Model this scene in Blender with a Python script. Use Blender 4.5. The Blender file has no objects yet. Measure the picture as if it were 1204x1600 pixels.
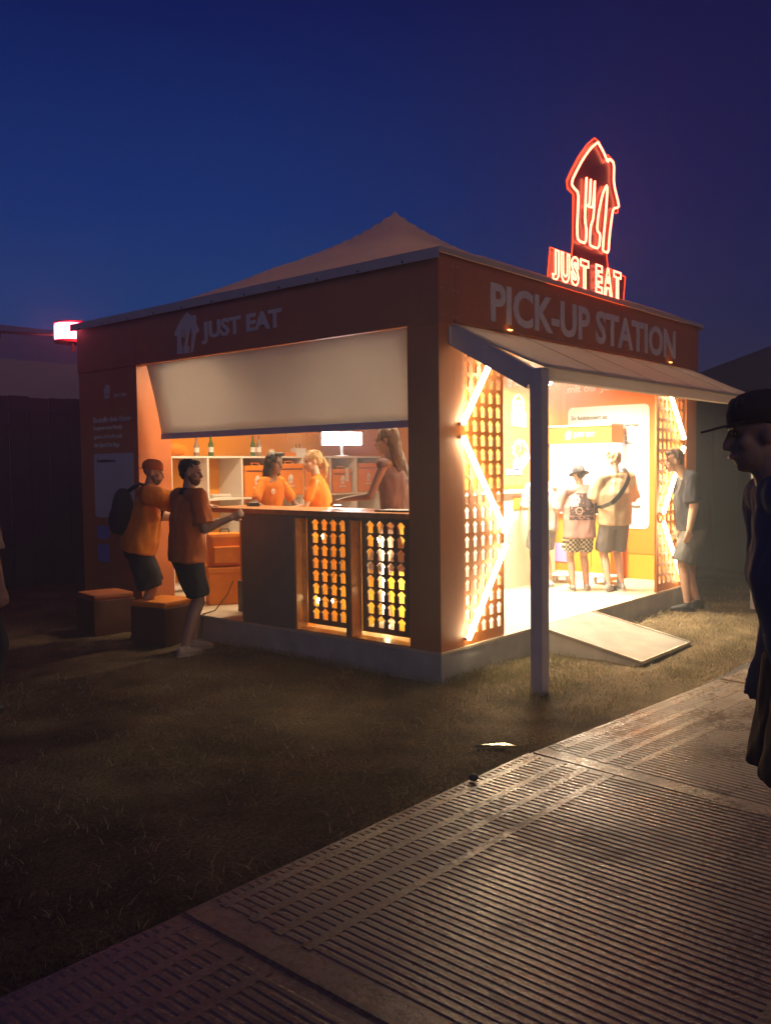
import bpy, bmesh, math, random
import numpy as np
from mathutils import Vector, Matrix, noise
random.seed(7); rng = np.random.default_rng(7)
R = math.radians
SC = bpy.context.scene
COL = SC.collection

# ------------------------------------------------------------------ camera, sky, sun, exposure
cam_d = bpy.data.cameras.new('camera'); cam = bpy.data.objects.new('camera', cam_d); COL.objects.link(cam)
cam_d.sensor_fit = 'VERTICAL'; cam_d.sensor_height = 24; cam_d.sensor_width = 18
cam_d.lens = 24 * 1378.42 / 1600; cam_d.clip_end = 800; cam_d.clip_start = .05
CAM = Vector((-5.466, -4.118, 1.62))
_r = Vector((.650, -.760, -.012)); _f = Vector((.759, .649, -.052)).normalized()
_r = (_r - _r.dot(_f) * _f).normalized(); _u = _r.cross(_f)
cam.matrix_world = Matrix(((_r.x, _u.x, -_f.x, CAM.x), (_r.y, _u.y, -_f.y, CAM.y), (_r.z, _u.z, -_f.z, CAM.z), (0, 0, 0, 1)))
SC.camera = cam

world = bpy.data.worlds.new('World'); SC.world = world; world.use_nodes = True
wn = world.node_tree.nodes; wl = world.node_tree.links; wn.clear()
w_out = wn.new('ShaderNodeOutputWorld'); w_bg = wn.new('ShaderNodeBackground')
w_tc = wn.new('ShaderNodeTexCoord'); w_sep = wn.new('ShaderNodeSeparateXYZ')
wl.new(w_tc.outputs['Generated'], w_sep.inputs[0])
def w_ramp(stops):
    r = wn.new('ShaderNodeValToRGB'); e = r.color_ramp.elements
    while len(e) < len(stops): e.new(.5)
    for k, (p, c) in enumerate(stops): e[k].position = p; e[k].color = (*c, 1)
    return r
# west (left of the view) still holds blue dusk light, east is darker and more violet
r_w = w_ramp([(0, (.034, .056, .120)), (.06, (.026, .066, .165)), (.14, (.014, .056, .200)), (.27, (.007, .030, .160)), (.45, (.003, .009, .082)), (1, (.002, .004, .035))])
r_e = w_ramp([(0, (.050, .032, .060)), (.06, (.030, .028, .070)), (.14, (.014, .019, .078)), (.27, (.007, .010, .068)), (.45, (.005, .006, .048)), (1, (.002, .004, .03))])
for r in (r_w, r_e): wl.new(w_sep.outputs['Z'], r.inputs[0])
w_dot = wn.new('ShaderNodeVectorMath'); w_dot.operation = 'DOT_PRODUCT'; w_dot.inputs[1].default_value = (.65, -.76, 0)
wl.new(w_tc.outputs['Generated'], w_dot.inputs[0])
w_mr = wn.new('ShaderNodeMapRange'); w_mr.interpolation_type = 'SMOOTHSTEP'
w_mr.inputs[1].default_value = -.20; w_mr.inputs[2].default_value = .42
wl.new(w_dot.outputs['Value'], w_mr.inputs[0])
w_mix = wn.new('ShaderNodeMix'); w_mix.data_type = 'RGBA'
wl.new(w_mr.outputs[0], w_mix.inputs[0]); wl.new(r_w.outputs[0], w_mix.inputs[6]); wl.new(r_e.outputs[0], w_mix.inputs[7])
wl.new(w_mix.outputs[2], w_bg.inputs[0]); w_bg.inputs[1].default_value = 1.2
wl.new(w_bg.outputs[0], w_out.inputs[0])

sun_d = bpy.data.lights.new('sun', 'SUN'); sun = bpy.data.objects.new('sun', sun_d); COL.objects.link(sun)
sun_d.energy = .34; sun_d.angle = R(30); sun_d.color = (1, .66, .5)      # the faint festival glow from behind the camera
sun.rotation_mode = 'QUATERNION'
sun.rotation_quaternion = Vector((.40, .86, -.30)).to_track_quat('-Z', 'Y'); sun.location = (-3, -30, 12)

SC.view_settings.view_transform = 'Standard'; SC.view_settings.look = 'None'
SC.view_settings.gamma = 1; SC.view_settings.exposure = 0; SC.view_settings.use_curve_mapping = False
SC.render.engine = 'CYCLES'
SC.cycles.use_denoising = True
SC.cycles.max_bounces = 6; SC.cycles.diffuse_bounces = 4; SC.cycles.glossy_bounces = 3
SC.cycles.transmission_bounces = 4; SC.cycles.volume_bounces = 0
SC.cycles.sample_clamp_indirect = 4; SC.cycles.caustics_reflective = False; SC.cycles.caustics_refractive = False

# ------------------------------------------------------------------ materials
def mat(name, col, rough=.6, metal=0, var=.12, vscale=6, bump=0, bscale=80, emit=None, estr=0, spec=.5, trans=0, alpha=1):
    m = bpy.data.materials.new(name); m.use_nodes = True
    n = m.node_tree.nodes; l = m.node_tree.links; b = n['Principled BSDF']
    b.inputs['Roughness'].default_value = rough; b.inputs['Metallic'].default_value = metal
    b.inputs['Specular IOR Level'].default_value = spec
    if trans: b.inputs['Transmission Weight'].default_value = trans
    b.inputs['Alpha'].default_value = alpha
    tc = n.new('ShaderNodeTexCoord')
    if var:
        t = n.new('ShaderNodeTexNoise'); t.inputs['Scale'].default_value = vscale; t.inputs['Detail'].default_value = 6; t.inputs['Roughness'].default_value = .6
        l.new(tc.outputs['Object'], t.inputs['Vector'])
        rp = n.new('ShaderNodeValToRGB'); e = rp.color_ramp.elements
        e[0].position = .3; e[1].position = .7
        e[0].color = (*[max(0, c * (1 - var)) for c in col], 1); e[1].color = (*[min(1, c * (1 + var)) for c in col], 1)
        l.new(t.outputs['Fac'], rp.inputs[0]); l.new(rp.outputs[0], b.inputs['Base Color'])
        mr = n.new('ShaderNodeMapRange'); mr.inputs[3].default_value = max(.02, rough - .1); mr.inputs[4].default_value = min(1, rough + .1)
        l.new(t.outputs['Fac'], mr.inputs[0]); l.new(mr.outputs[0], b.inputs['Roughness'])
    else:
        b.inputs['Base Color'].default_value = (*col, 1)
    if bump:
        t2 = n.new('ShaderNodeTexNoise'); t2.inputs['Scale'].default_value = bscale; t2.inputs['Detail'].default_value = 4
        l.new(tc.outputs['Object'], t2.inputs['Vector'])
        bp = n.new('ShaderNodeBump'); bp.inputs['Strength'].default_value = bump; bp.inputs['Distance'].default_value = .01
        l.new(t2.outputs['Fac'], bp.inputs['Height']); l.new(bp.outputs[0], b.inputs['Normal'])
    if emit:
        b.inputs['Emission Color'].default_value = (*emit, 1); b.inputs['Emission Strength'].default_value = estr
    return m

ORANGE = (.50, .155, .05)
M = dict(
    orange=mat('orange_panel', ORANGE, .45, var=.14, vscale=2.2, bump=.08),
    orange_in=mat('orange_inner_panel', (.82, .33, .03), .5, var=.05, vscale=3),
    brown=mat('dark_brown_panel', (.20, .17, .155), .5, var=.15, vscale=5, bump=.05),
    white=mat('white_print', (.78, .76, .74), .55, var=.05),
    sign=mat('dull_white_vinyl', (.70, .66, .64), .55, var=.10),
    board=mat('white_board', (.80, .76, .70), .5, var=.05, vscale=4),
    counter=mat('cream_counter', (.82, .72, .55), .4, var=.04),
    plinth=mat('pale_plinth', (.42, .42, .40), .7, var=.2, vscale=5, bump=.2),
    floor=mat('plywood_floor', (.62, .52, .38), .55, var=.12, vscale=3, bump=.1),
    greymetal=mat('grey_painted_steel', (.60, .58, .60), .4, var=.06, vscale=8),
    canvas=None,
    bluegrey=mat('blue_grey_rail', (.50, .55, .68), .4, var=.05),
    wood=mat('orange_wood_counter', (.60, .25, .08), .3, var=.2, vscale=9),
    bag=mat('orange_bag_fabric', (.82, .25, .012), .65, var=.1, vscale=12, bump=.3, bscale=160),
    black=mat('black_plastic', (.02, .02, .022), .4, var=.2),
    rubber=mat('dark_rubber', (.03, .03, .03), .8, var=.2),
    purple=mat('lilac_screen', (.42, .36, .75), .4, var=.05, emit=(.4, .33, .9), estr=.25),
    ramp=mat('ramp_plate', (.30, .27, .23), .42, var=.25, vscale=5, bump=.25, bscale=60),
    edge=mat('ramp_edge_metal', (.55, .52, .46), .3, metal=.7, var=.1),
    fence=mat('dark_fence_board', (.030, .032, .040), .8, var=.3, vscale=3, bump=.2),
    shed=mat('dark_shed_wall', (.06, .055, .065), .75, var=.25, vscale=2, bump=.2),
    tent=mat('pale_tent_cloth', (.42, .42, .46), .8, var=.1, vscale=1),
    glass=mat('bottle_glass', (.10, .32, .12), .1, var=0, trans=.6),
    clearglass=mat('pale_bottle_glass', (.55, .50, .42), .12, var=0, trans=.6),
    paper=mat('white_paper', (.78, .74, .68), .7, var=.04),
    foil=mat('crumpled_foil', (.75, .68, .45), .28, metal=.7, var=.2, vscale=30, bump=.8, bscale=40),
    stone=mat('dark_stone', (.06, .055, .06), .8, var=.3, vscale=20, bump=.5, bscale=30),
    red=mat('deep_red_plastic', (.35, .02, .02), .4, var=.1),
    tube=mat('white_led_tube', (1, .95, .8), .3, var=0, emit=(1, .80, .46), estr=30),
    work=mat('work_lamp_face', (1, 1, 1), .3, var=0, emit=(.80, .93, 1), estr=40),
    bulb=mat('warm_bulb', (1, .95, .8), .3, var=0, emit=(1, .76, .36), estr=42),
    spot=mat('ceiling_spot_face', (1, 1, 1), .3, var=0, emit=(1, .82, .55), estr=30),
    screen=mat('backlit_white_panel', (.9, .9, .9), .3, var=0, emit=(.93, .95, 1), estr=1.25),
    neon=mat('neon_tube', (1, .5, .4), .3, var=0, emit=(1, .19, .10), estr=9),
    lantern=mat('pink_lantern_face', (1, .7, .7), .3, var=0, emit=(1, .12, .20), estr=18),
    food1=mat('print_cream', (.80, .66, .42), .5, var=.25, vscale=40),
    food2=mat('print_brown', (.32, .13, .05), .5, var=.4, vscale=60),
    food3=mat('print_green', (.25, .32, .06), .5, var=.3, vscale=60),
    blueprint=mat('print_blue', (.22, .24, .62), .5, var=.1, vscale=40),
    textdark=mat('dark_print', (.05, .04, .04), .6, var=0),
    cardglow=mat('pale_card_print', (.84, .82, .78), .5, var=.03),
    greencard=mat('blue_grey_card_print', (.55, .56, .58), .5, var=.1, vscale=3),
)
def canvas_mat(name, col, t=.35):
    m = bpy.data.materials.new(name); m.use_nodes = True; n = m.node_tree.nodes; l = m.node_tree.links
    b = n['Principled BSDF']; b.inputs['Base Color'].default_value = (*col, 1); b.inputs['Roughness'].default_value = .8
    tr = n.new('ShaderNodeBsdfTranslucent'); tr.inputs[0].default_value = (*[c * .9 for c in col], 1)
    mx = n.new('ShaderNodeMixShader'); mx.inputs[0].default_value = t
    tc = n.new('ShaderNodeTexCoord'); nz = n.new('ShaderNodeTexNoise'); nz.inputs['Scale'].default_value = 2.5; nz.inputs['Detail'].default_value = 5
    l.new(tc.outputs['Object'], nz.inputs['Vector'])
    rp = n.new('ShaderNodeValToRGB'); rp.color_ramp.elements[0].position = .3; rp.color_ramp.elements[1].position = .7
    rp.color_ramp.elements[0].color = (*[c * .86 for c in col], 1); rp.color_ramp.elements[1].color = (*col, 1)
    l.new(nz.outputs['Fac'], rp.inputs[0]); l.new(rp.outputs[0], b.inputs['Base Color'])
    bp = n.new('ShaderNodeBump'); bp.inputs['Strength'].default_value = .35; bp.inputs['Distance'].default_value = .03
    l.new(nz.outputs['Fac'], bp.inputs['Height']); l.new(bp.outputs[0], b.inputs['Normal'])
    l.new(b.outputs[0], mx.inputs[1]); l.new(tr.outputs[0], mx.inputs[2]); l.new(mx.outputs[0], n['Material Output'].inputs[0])
    return m
M['canvas'] = canvas_mat('cream_canvas', (.76, .73, .71), .45)
M['roofcanvas'] = canvas_mat('roof_canvas', (.78, .70, .66), .42)
M['acrylic'] = mat('red_acrylic_backing', (.16, .035, .018), .3, var=.1, vscale=4)
M['rim'] = mat('lit_red_acrylic_edge', (.8, .05, .01), .3, var=0, emit=(1, .06, .015), estr=2.6)

# ------------------------------------------------------------------ mesh helpers
class MB:
    def __init__(s): s.v = []; s.f = []
    def add(s, vs, fs):
        o = len(s.v); s.v += [tuple(p) for p in vs]; s.f += [tuple(i + o for i in f) for f in fs]; return s
    def box(s, a, b):
        x0, y0, z0 = a; x1, y1, z1 = b
        return s.add([(x0, y0, z0), (x1, y0, z0), (x1, y1, z0), (x0, y1, z0), (x0, y0, z1), (x1, y0, z1), (x1, y1, z1), (x0, y1, z1)],
                     [(0, 3, 2, 1), (4, 5, 6, 7), (0, 1, 5, 4), (1, 2, 6, 5), (2, 3, 7, 6), (3, 0, 4, 7)])
    def bar(s, a, b, w, h, up=(0, 0, 1)):
        a = Vector(a); b = Vector(b); d = (b - a).normalized(); u = Vector(up); r = d.cross(u).normalized(); u = r.cross(d)
        r *= w / 2; u *= h / 2
        return s.add([a - r - u, a + r - u, a + r + u, a - r + u, b - r - u, b + r - u, b + r + u, b - r + u],
                     [(0, 3, 2, 1), (4, 5, 6, 7), (0, 1, 5, 4), (1, 2, 6, 5), (2, 3, 7, 6), (3, 0, 4, 7)])
    def tube(s, pts, r, n=8, caps=True):
        pts = [Vector(p) for p in pts]; rs = r if isinstance(r, (list, tuple)) else [r] * len(pts)
        vs = []; prev = None
        for i, p in enumerate(pts):
            d = (pts[min(i + 1, len(pts) - 1)] - pts[max(i - 1, 0)]).normalized()
            if prev is None: prev = d.orthogonal().normalized()
            x = (prev - prev.dot(d) * d).normalized(); prev = x; y = d.cross(x)
            for k in range(n):
                a = 2 * math.pi * k / n; vs.append(p + (x * math.cos(a) + y * math.sin(a)) * rs[i])
        fs = [(i * n + k, i * n + (k + 1) % n, (i + 1) * n + (k + 1) % n, (i + 1) * n + k) for i in range(len(pts) - 1) for k in range(n)]
        if caps: fs += [tuple(range(n - 1, -1, -1)), tuple((len(pts) - 1) * n + k for k in range(n))]
        return s.add(vs, fs)
    def loft(s, secs, n=20):
        """secs: (centre, rx, ry, X axis, Y axis) rings, closed with caps"""
        vs = []
        for c, rx, ry, X, Y in secs:
            c = Vector(c)
            for k in range(n):
                a = 2 * math.pi * k / n; vs.append(c + Vector(X) * (rx * math.cos(a)) + Vector(Y) * (ry * math.sin(a)))
        m = len(secs)
        fs = [(i * n + k, i * n + (k + 1) % n, (i + 1) * n + (k + 1) % n, (i + 1) * n + k) for i in range(m - 1) for k in range(n)]
        fs += [tuple(range(n - 1, -1, -1)), tuple((m - 1) * n + k for k in range(n))]
        return s.add(vs, fs)
    def lathe(s, c, prof, n=12):
        return s.loft([(Vector(c) + Vector((0, 0, z)), r, r, (1, 0, 0), (0, 1, 0)) for r, z in prof], n)
    def capsule(s, a, b, ra, rb, flat=1, hint=(0, 1, 0), n=14, round_ends=True):
        a = Vector(a); b = Vector(b); d = (b - a).normalized(); h = Vector(hint)
        X = d.cross(h)
        if X.length < 1e-3: X = d.orthogonal()
        X.normalize(); Y = X.cross(d) * flat
        secs = []
        if round_ends:
            for t in (80, 55, 28): secs.append((a - d * ra * math.sin(R(t)), ra * math.cos(R(t)), ra * math.cos(R(t)), X, Y))
        secs.append((a, ra, ra, X, Y)); secs.append((b, rb, rb, X, Y))
        if round_ends:
            for t in (28, 55, 80): secs.append((b + d * rb * math.sin(R(t)), rb * math.cos(R(t)), rb * math.cos(R(t)), X, Y))
        return s.loft(secs, n)
    def ell(s, c, rx, ry, rz, rot=None, n=16):
        c = Vector(c); rot = rot or Matrix.Identity(3)
        secs = []
        for k in range(1, 12):
            t = -math.pi / 2 + math.pi * k / 12
            secs.append((c + rot @ Vector((0, 0, rz * math.sin(t))), rx * math.cos(t), ry * math.cos(t), rot @ Vector((1, 0, 0)), rot @ Vector((0, 1, 0))))
        return s.loft(secs, n)
    def mesh(s, name):
        me = bpy.data.meshes.new(name); me.from_pydata(s.v, [], s.f); me.update(); return me
    def build(s, name, m, parent=None, smooth=False, bevel=0, loc=None):
        me = s.mesh(name)
        if bevel:
            bm = bmesh.new(); bm.from_mesh(me)
            bmesh.ops.bevel(bm, geom=[e for e in bm.edges], offset=bevel, segments=2, affect='EDGES', profile=.6)
            bm.to_mesh(me); bm.free()
        return link(name, me, m, parent, smooth)

def link(name, me, m=None, parent=None, smooth=False):
    o = bpy.data.objects.new(name, me); COL.objects.link(o)
    if m: me.materials.clear(); me.materials.append(m)
    if smooth: me.shade_smooth()
    if parent: o.parent = parent
    return o
def tag(o, label=None, cat=None, group=None, kind=None):
    if label: o['label'] = label
    if cat: o['category'] = cat
    if group: o['group'] = group
    if kind: o['kind'] = kind
    return o
def thing(name, label, cat, loc=(0, 0, 0), rz=0, group=None):
    o = bpy.data.objects.new(name, None); COL.objects.link(o); o.location = loc; o.rotation_euler = (0, 0, rz)
    o.empty_display_size = .1
    return tag(o, label, cat, group)
def copy_tree(o, parent=None):
    c = o.copy(); COL.objects.link(c); c.parent = parent
    for ch in [x for x in COL.objects if x.parent == o]: copy_tree(ch, c)
    return c
def box(name, a, b, m, parent=None, bevel=0):
    return MB().box(a, b).build(name, m, parent, bevel=bevel)

def baked(ob):
    dg = bpy.context.evaluated_depsgraph_get(); dg.update()
    me = bpy.data.meshes.new_from_object(ob.evaluated_get(dg)); return me

def frame2d(me, origin, U, V, N):
    """send a flat mesh (x, y, z) to origin + x U + y V + z N"""
    U, V, N = Vector(U), Vector(V), Vector(N)
    mt = Matrix(((U.x, V.x, N.x, origin[0]), (U.y, V.y, N.y, origin[1]), (U.z, V.z, N.z, origin[2]), (0, 0, 0, 1)))
    me.transform(mt)
    if mt.determinant() < 0: me.flip_normals()
    return me
LEFT = ((0, -1, 0), (0, 0, 1), (-1, 0, 0))     # the face towards -x
FRONT = ((1, 0, 0), (0, 0, 1), (0, -1, 0))     # the face towards -y
def polys(loops, depth):
    """filled 2D outline with holes, as a slab of the given depth"""
    cu = bpy.data.curves.new('outline', 'CURVE'); cu.dimensions = '2D'; cu.fill_mode = 'BOTH'; cu.extrude = depth / 2
    for lp in loops:
        sp = cu.splines.new('POLY'); sp.points.add(len(lp) - 1); sp.use_cyclic_u = True
        for i, (x, y) in enumerate(lp): sp.points[i].co = (x, y, 0, 1)
    o = bpy.data.objects.new('outline', cu); COL.objects.link(o)
    me = baked(o); bpy.data.objects.remove(o); return me
def text_mesh(body, w=None, h=None, bold=.018, extrude=.004, bevel=0, outline=False, space=1.0):
    cu = bpy.data.curves.new('letters', 'FONT'); cu.body = body; cu.size = 1; cu.space_character = space; cu.resolution_u = 3
    if outline:
        cu.offset = bold; cu.fill_mode = 'NONE'; cu.bevel_depth = bevel; cu.bevel_resolution = 1
    else:
        cu.offset = bold; cu.extrude = extrude
    o = bpy.data.objects.new('letters', cu); COL.objects.link(o); me = baked(o); bpy.data.objects.remove(o)
    co = np.empty(len(me.vertices) * 3); me.vertices.foreach_get('co', co); co = co.reshape(-1, 3)
    mn, mx = co.min(0), co.max(0)
    sx = (w / (mx[0] - mn[0])) if w else None; sy = (h / (mx[1] - mn[1])) if h else None
    sx = sx or sy; sy = sy or sx
    co[:, 0] = (co[:, 0] - mn[0]) * sx; co[:, 1] = (co[:, 1] - mn[1]) * sy
    if outline: co[:, 2] *= min(sx, sy)
    me.vertices.foreach_set('co', co.ravel()); me.update(); return me

# house-with-cutlery emblem, in the plane of the roof sign (x, z)
TA = [(2.639, 4.774), (2.489, 4.677), (2.319, 4.52), (2.189, 4.371), (2.124, 4.289), (2.112, 4.244), (2.15, 4.222), (2.243, 4.196), (2.231, 4.011), (2.216, 3.896), (2.223, 3.762), (2.275, 3.744), (2.386, 3.747), (2.405, 3.87), (2.372, 3.961), (2.379, 4.099), (2.404, 4.377)]
T2 = [(2.387, 4.112), (2.465, 4.111), (2.489, 4.38)]
T3 = [(2.465, 4.111), (2.534, 4.118), (2.574, 4.383)]
TB = [(2.574, 4.383), (2.552, 4.031), (2.484, 3.926), (2.465, 3.755), (2.502, 3.739), (2.66, 3.744), (2.694, 3.89), (2.615, 3.916), (2.652, 4.087), (2.729, 4.279), (2.82, 4.402), (2.846, 4.375), (2.812, 4.132), (2.774, 3.947), (2.738, 3.752), (2.769, 3.736), (2.866, 3.738), (2.887, 3.909), (2.926, 4.06), (2.971, 4.203), (3.082, 4.234), (3.099, 4.264), (2.979, 4.453), (2.991, 4.659), (2.877, 4.678), (2.851, 4.63), (2.767, 4.703), (2.639, 4.774)]
BACK = [(2.614, 4.812), (2.465, 4.715), (2.284, 4.549), (2.131, 4.372), (2.057, 4.273), (2.073, 4.2), (2.182, 4.174), (2.171, 3.708), (2.153, 3.60), (1.75, 3.60), (1.69, 3.235), (3.24, 3.235), (3.30, 3.57), (2.901, 3.60), (2.874, 3.728), (2.979, 4.166), (3.12, 4.195), (3.13, 4.27), (3.02, 4.471), (3.03, 4.69), (2.898, 4.723), (2.832, 4.69), (2.716, 4.80)]
def emblem(w, h, d=.006):
    """filled house with cut-out cutlery, normalised to w x h"""
    ho = TA[:12] + [(2.84, 3.738)] + TB[-11:-1]
    def nz(lp): return [((x - 2.112) / .987 * w, (z - 3.738) / 1.036 * h) for x, z in lp]
    fork = [(2.36, 4.36), (2.385, 4.36), (2.395, 4.15), (2.43, 4.15), (2.44, 4.36), (2.465, 4.36), (2.475, 4.15), (2.51, 4.15), (2.52, 4.36), (2.545, 4.36), (2.55, 4.03), (2.49, 3.92), (2.475, 3.76), (2.42, 3.76), (2.425, 3.9), (2.37, 4.0)]
    knife = [(2.80, 4.40), (2.72, 4.25), (2.64, 4.05), (2.62, 3.93), (2.70, 3.91), (2.68, 3.76), (2.76, 3.76), (2.79, 3.95), (2.82, 4.15)]
    return polys([nz(ho), nz(fork), nz(knife)], d)
def put(me, name, m, origin, fr, parent):
    o = link(name, frame2d(me, origin, *fr), m, parent)
    if name == 'lettering': o['kind'] = 'stuff'      # small print, read as one run of letters
    return o

# ------------------------------------------------------------------ ground and path
GZ = -.07
def ground():
    xs = np.concatenate([[-60, -40, -25, -14], np.arange(-9, 10.01, .12), [14, 25, 40, 60]])
    ys = np.concatenate([[-60, -40, -25, -14], np.arange(-7, 9.01, .12), [14, 25, 40, 60]])
    X, Y = np.meshgrid(xs, ys); Z = np.full_like(X, GZ)
    near = (abs(X) < 9.5) & (Y > -1.35) & (Y < 9)
    for i, j in zip(*np.nonzero(near)):
        Z[i, j] += .028 * noise.noise((X[i, j] * .9, Y[i, j] * .9, 0)) + .012 * noise.noise((X[i, j] * 4, Y[i, j] * 4, 3))
    under = (X > -.1) & (X < 5.3) & (Y > -.1) & (Y < 5.4); Z[under] = GZ - .03
    Z[(Y <= -1.3)] = GZ - .025
    nx = len(xs); idx = lambda i, j: i * nx + j
    me = bpy.data.meshes.new('ground')
    me.from_pydata(np.stack([X.ravel(), Y.ravel(), Z.ravel()], 1).tolist(), [], [(idx(i, j), idx(i, j + 1), idx(i + 1, j + 1), idx(i + 1, j)) for i in range(len(ys) - 1) for j in range(nx - 1)])
    m = bpy.data.materials.new('dry_trampled_soil'); m.use_nodes = True; n = m.node_tree.nodes; l = m.node_tree.links; b = n['Principled BSDF']
    b.inputs['Roughness'].default_value = .95; b.inputs['Specular IOR Level'].default_value = .2
    tc = n.new('ShaderNodeTexCoord'); a = n.new('ShaderNodeTexNoise'); a.inputs['Scale'].default_value = 1.6; a.inputs['Detail'].default_value = 8; a.inputs['Roughness'].default_value = .65
    c = n.new('ShaderNodeTexNoise'); c.inputs['Scale'].default_value = 60; c.inputs['Detail'].default_value = 5; c.inputs['Roughness'].default_value = .7
    for t in (a, c): l.new(tc.outputs['Object'], t.inputs['Vector'])
    rp = n.new('ShaderNodeValToRGB'); e = rp.color_ramp.elements; e[0].position = .35; e[1].position = .65
    e[0].color = (.07, .048, .030, 1); e[1].color = (.25, .18, .10, 1)
    rc = n.new('ShaderNodeValToRGB'); rc.color_ramp.elements[0].position = .38; rc.color_ramp.elements[1].position = .66
    rc.color_ramp.elements[0].color = (.35, .35, .35, 1); rc.color_ramp.elements[1].color = (1.5, 1.5, 1.4, 1)
    mx = n.new('ShaderNodeMix'); mx.data_type = 'RGBA'; mx.blend_type = 'MULTIPLY'; mx.inputs[0].default_value = 1
    l.new(a.outputs['Fac'], rp.inputs[0]); l.new(c.outputs['Fac'], rc.inputs[0]); l.new(rp.outputs[0], mx.inputs[6]); l.new(rc.outputs[0], mx.inputs[7]); l.new(mx.outputs[2], b.inputs['Base Color'])
    bp = n.new('ShaderNodeBump'); bp.inputs['Strength'].default_value = .9; bp.inputs['Distance'].default_value = .02
    l.new(c.outputs['Fac'], bp.inputs['Height']); l.new(bp.outputs[0], b.inputs['Normal'])
    tag(link('ground', me, m, smooth=True), 'trampled dry brown grass field round the stand', kind='structure')
ground()

def grass_mat(name, c0, c1, c2):
    m = bpy.data.materials.new(name); m.use_nodes = True; n = m.node_tree.nodes; l = m.node_tree.links; b = n['Principled BSDF']
    b.inputs['Roughness'].default_value = .7
    g = n.new('ShaderNodeNewGeometry'); rp = n.new('ShaderNodeValToRGB'); e = rp.color_ramp.elements; e.new(.5)
    for k, c in enumerate((c0, c1, c2)): e[k].position = k / 2; e[k].color = (*c, 1)
    l.new(g.outputs['Random Per Island'], rp.inputs[0])
    l.new(rp.outputs[0], b.inputs['Base Color'])
    tr = n.new('ShaderNodeBsdfTranslucent'); l.new(rp.outputs[0], tr.inputs[0]); mx = n.new('ShaderNodeMixShader'); mx.inputs[0].default_value = .3
    l.new(b.outputs[0], mx.inputs[1]); l.new(tr.outputs[0], mx.inputs[2]); l.new(mx.outputs[0], n['Material Output'].inputs[0])
    return m
def blades(name, P, hmin, hmax, w, m, lean=.8):
    N = len(P); a = rng.uniform(0, 2 * np.pi, N); h = rng.uniform(hmin, hmax, N) * rng.uniform(.6, 1, N); b = rng.uniform(0, 2 * np.pi, N); L = rng.uniform(.1, lean, N) * h
    d = np.stack([np.cos(a), np.sin(a), np.zeros(N)], 1) * w * rng.uniform(.5, 1.2, (N, 1)); t = np.stack([np.cos(b) * L, np.sin(b) * L, h], 1)
    mid = P + t * .55 * np.array([.6, .6, 1.1])
    V = np.stack([P - d, P + d, mid + d * .7, mid - d * .7, P + t], 1).reshape(-1, 3)
    o = np.arange(N)[:, None] * 5
    quads = (o + np.array([[0, 1, 2, 3]])); tris = (o + np.array([[3, 2, 4]]))
    me = bpy.data.meshes.new(name)
    loops = np.concatenate([quads.ravel(), tris.ravel()]); tot = np.concatenate([np.full(N, 4), np.full(N, 3)])
    me.vertices.add(len(V)); me.vertices.foreach_set('co', V.ravel()); me.loops.add(len(loops)); me.loops.foreach_set('vertex_index', loops.astype(np.int32))
    me.polygons.add(2 * N); st = np.concatenate([[0], np.cumsum(tot)[:-1]]); me.polygons.foreach_set('loop_start', st.astype(np.int32)); me.polygons.foreach_set('loop_total', tot.astype(np.int32))
    me.update(); me.validate(); return link(name, me, m)
def scatter(n, x0, x1, y0, y1, thr=-.15, sc=1.1):
    P = np.stack([rng.uniform(x0, x1, n), rng.uniform(y0, y1, n), np.full(n, GZ - .004)], 1)
    k = ~((P[:, 0] > -.03) & (P[:, 0] < 5.22) & (P[:, 1] > -.02) & (P[:, 1] < 5.3)) & ~((P[:, 0] > 1.42) & (P[:, 0] < 2.52) & (P[:, 1] > -1.05) & (P[:, 1] < 0))
    P = P[k]
    keep = np.array([noise.noise((p[0] * sc, p[1] * sc, 5)) + .4 * noise.noise((p[0] * 5, p[1] * 5, 1)) > thr + rng.uniform(-.2, .2) for p in P])
    P = P[keep]
    for i in range(len(P)): P[i, 2] += .028 * noise.noise((P[i, 0] * .9, P[i, 1] * .9, 0)) + .012 * noise.noise((P[i, 0] * 4, P[i, 1] * 4, 3))
    return P
g_dry = grass_mat('dry_grass_blades', (.13, .09, .045), (.24, .17, .09), (.17, .13, .06))
g_green = grass_mat('green_grass_blades', (.10, .10, .035), (.18, .17, .06), (.25, .20, .10))
tag(blades('grass', np.concatenate([scatter(95000, -5.5, 1.5, -1.42, 2.5, -.02), scatter(16000, -6, 0, 2.5, 6), scatter(40000, 1, 8, -1.65, .2, -.15), scatter(9000, 5.2, 9, -.5, 6)]), .014, .042, .0019, g_dry, 1.5), 'short dry grass left between the bare patches', 'grass', kind='stuff')
tag(blades('straw', np.concatenate([scatter(9000, -5.5, 1.5, -1.42, 2.6, -.05, 2.3), scatter(3500, 1, 7, -1.6, .2, -.05, 2.3)]), .02, .06, .0032, grass_mat('pale_straw', (.42, .33, .18), (.55, .45, .26), (.32, .29, .11)), 2.6), 'pale straw stalks lying over the trodden grass', 'straw', kind='stuff')
def clump(n, cx, cy, rx, ry):
    P = np.stack([rng.normal(cx, rx, n), rng.normal(cy, ry, n), np.full(n, GZ - .004)], 1)
    return P[~((P[:, 0] > -.01) & (P[:, 0] < 5.22) & (P[:, 1] > -.01))]
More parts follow.
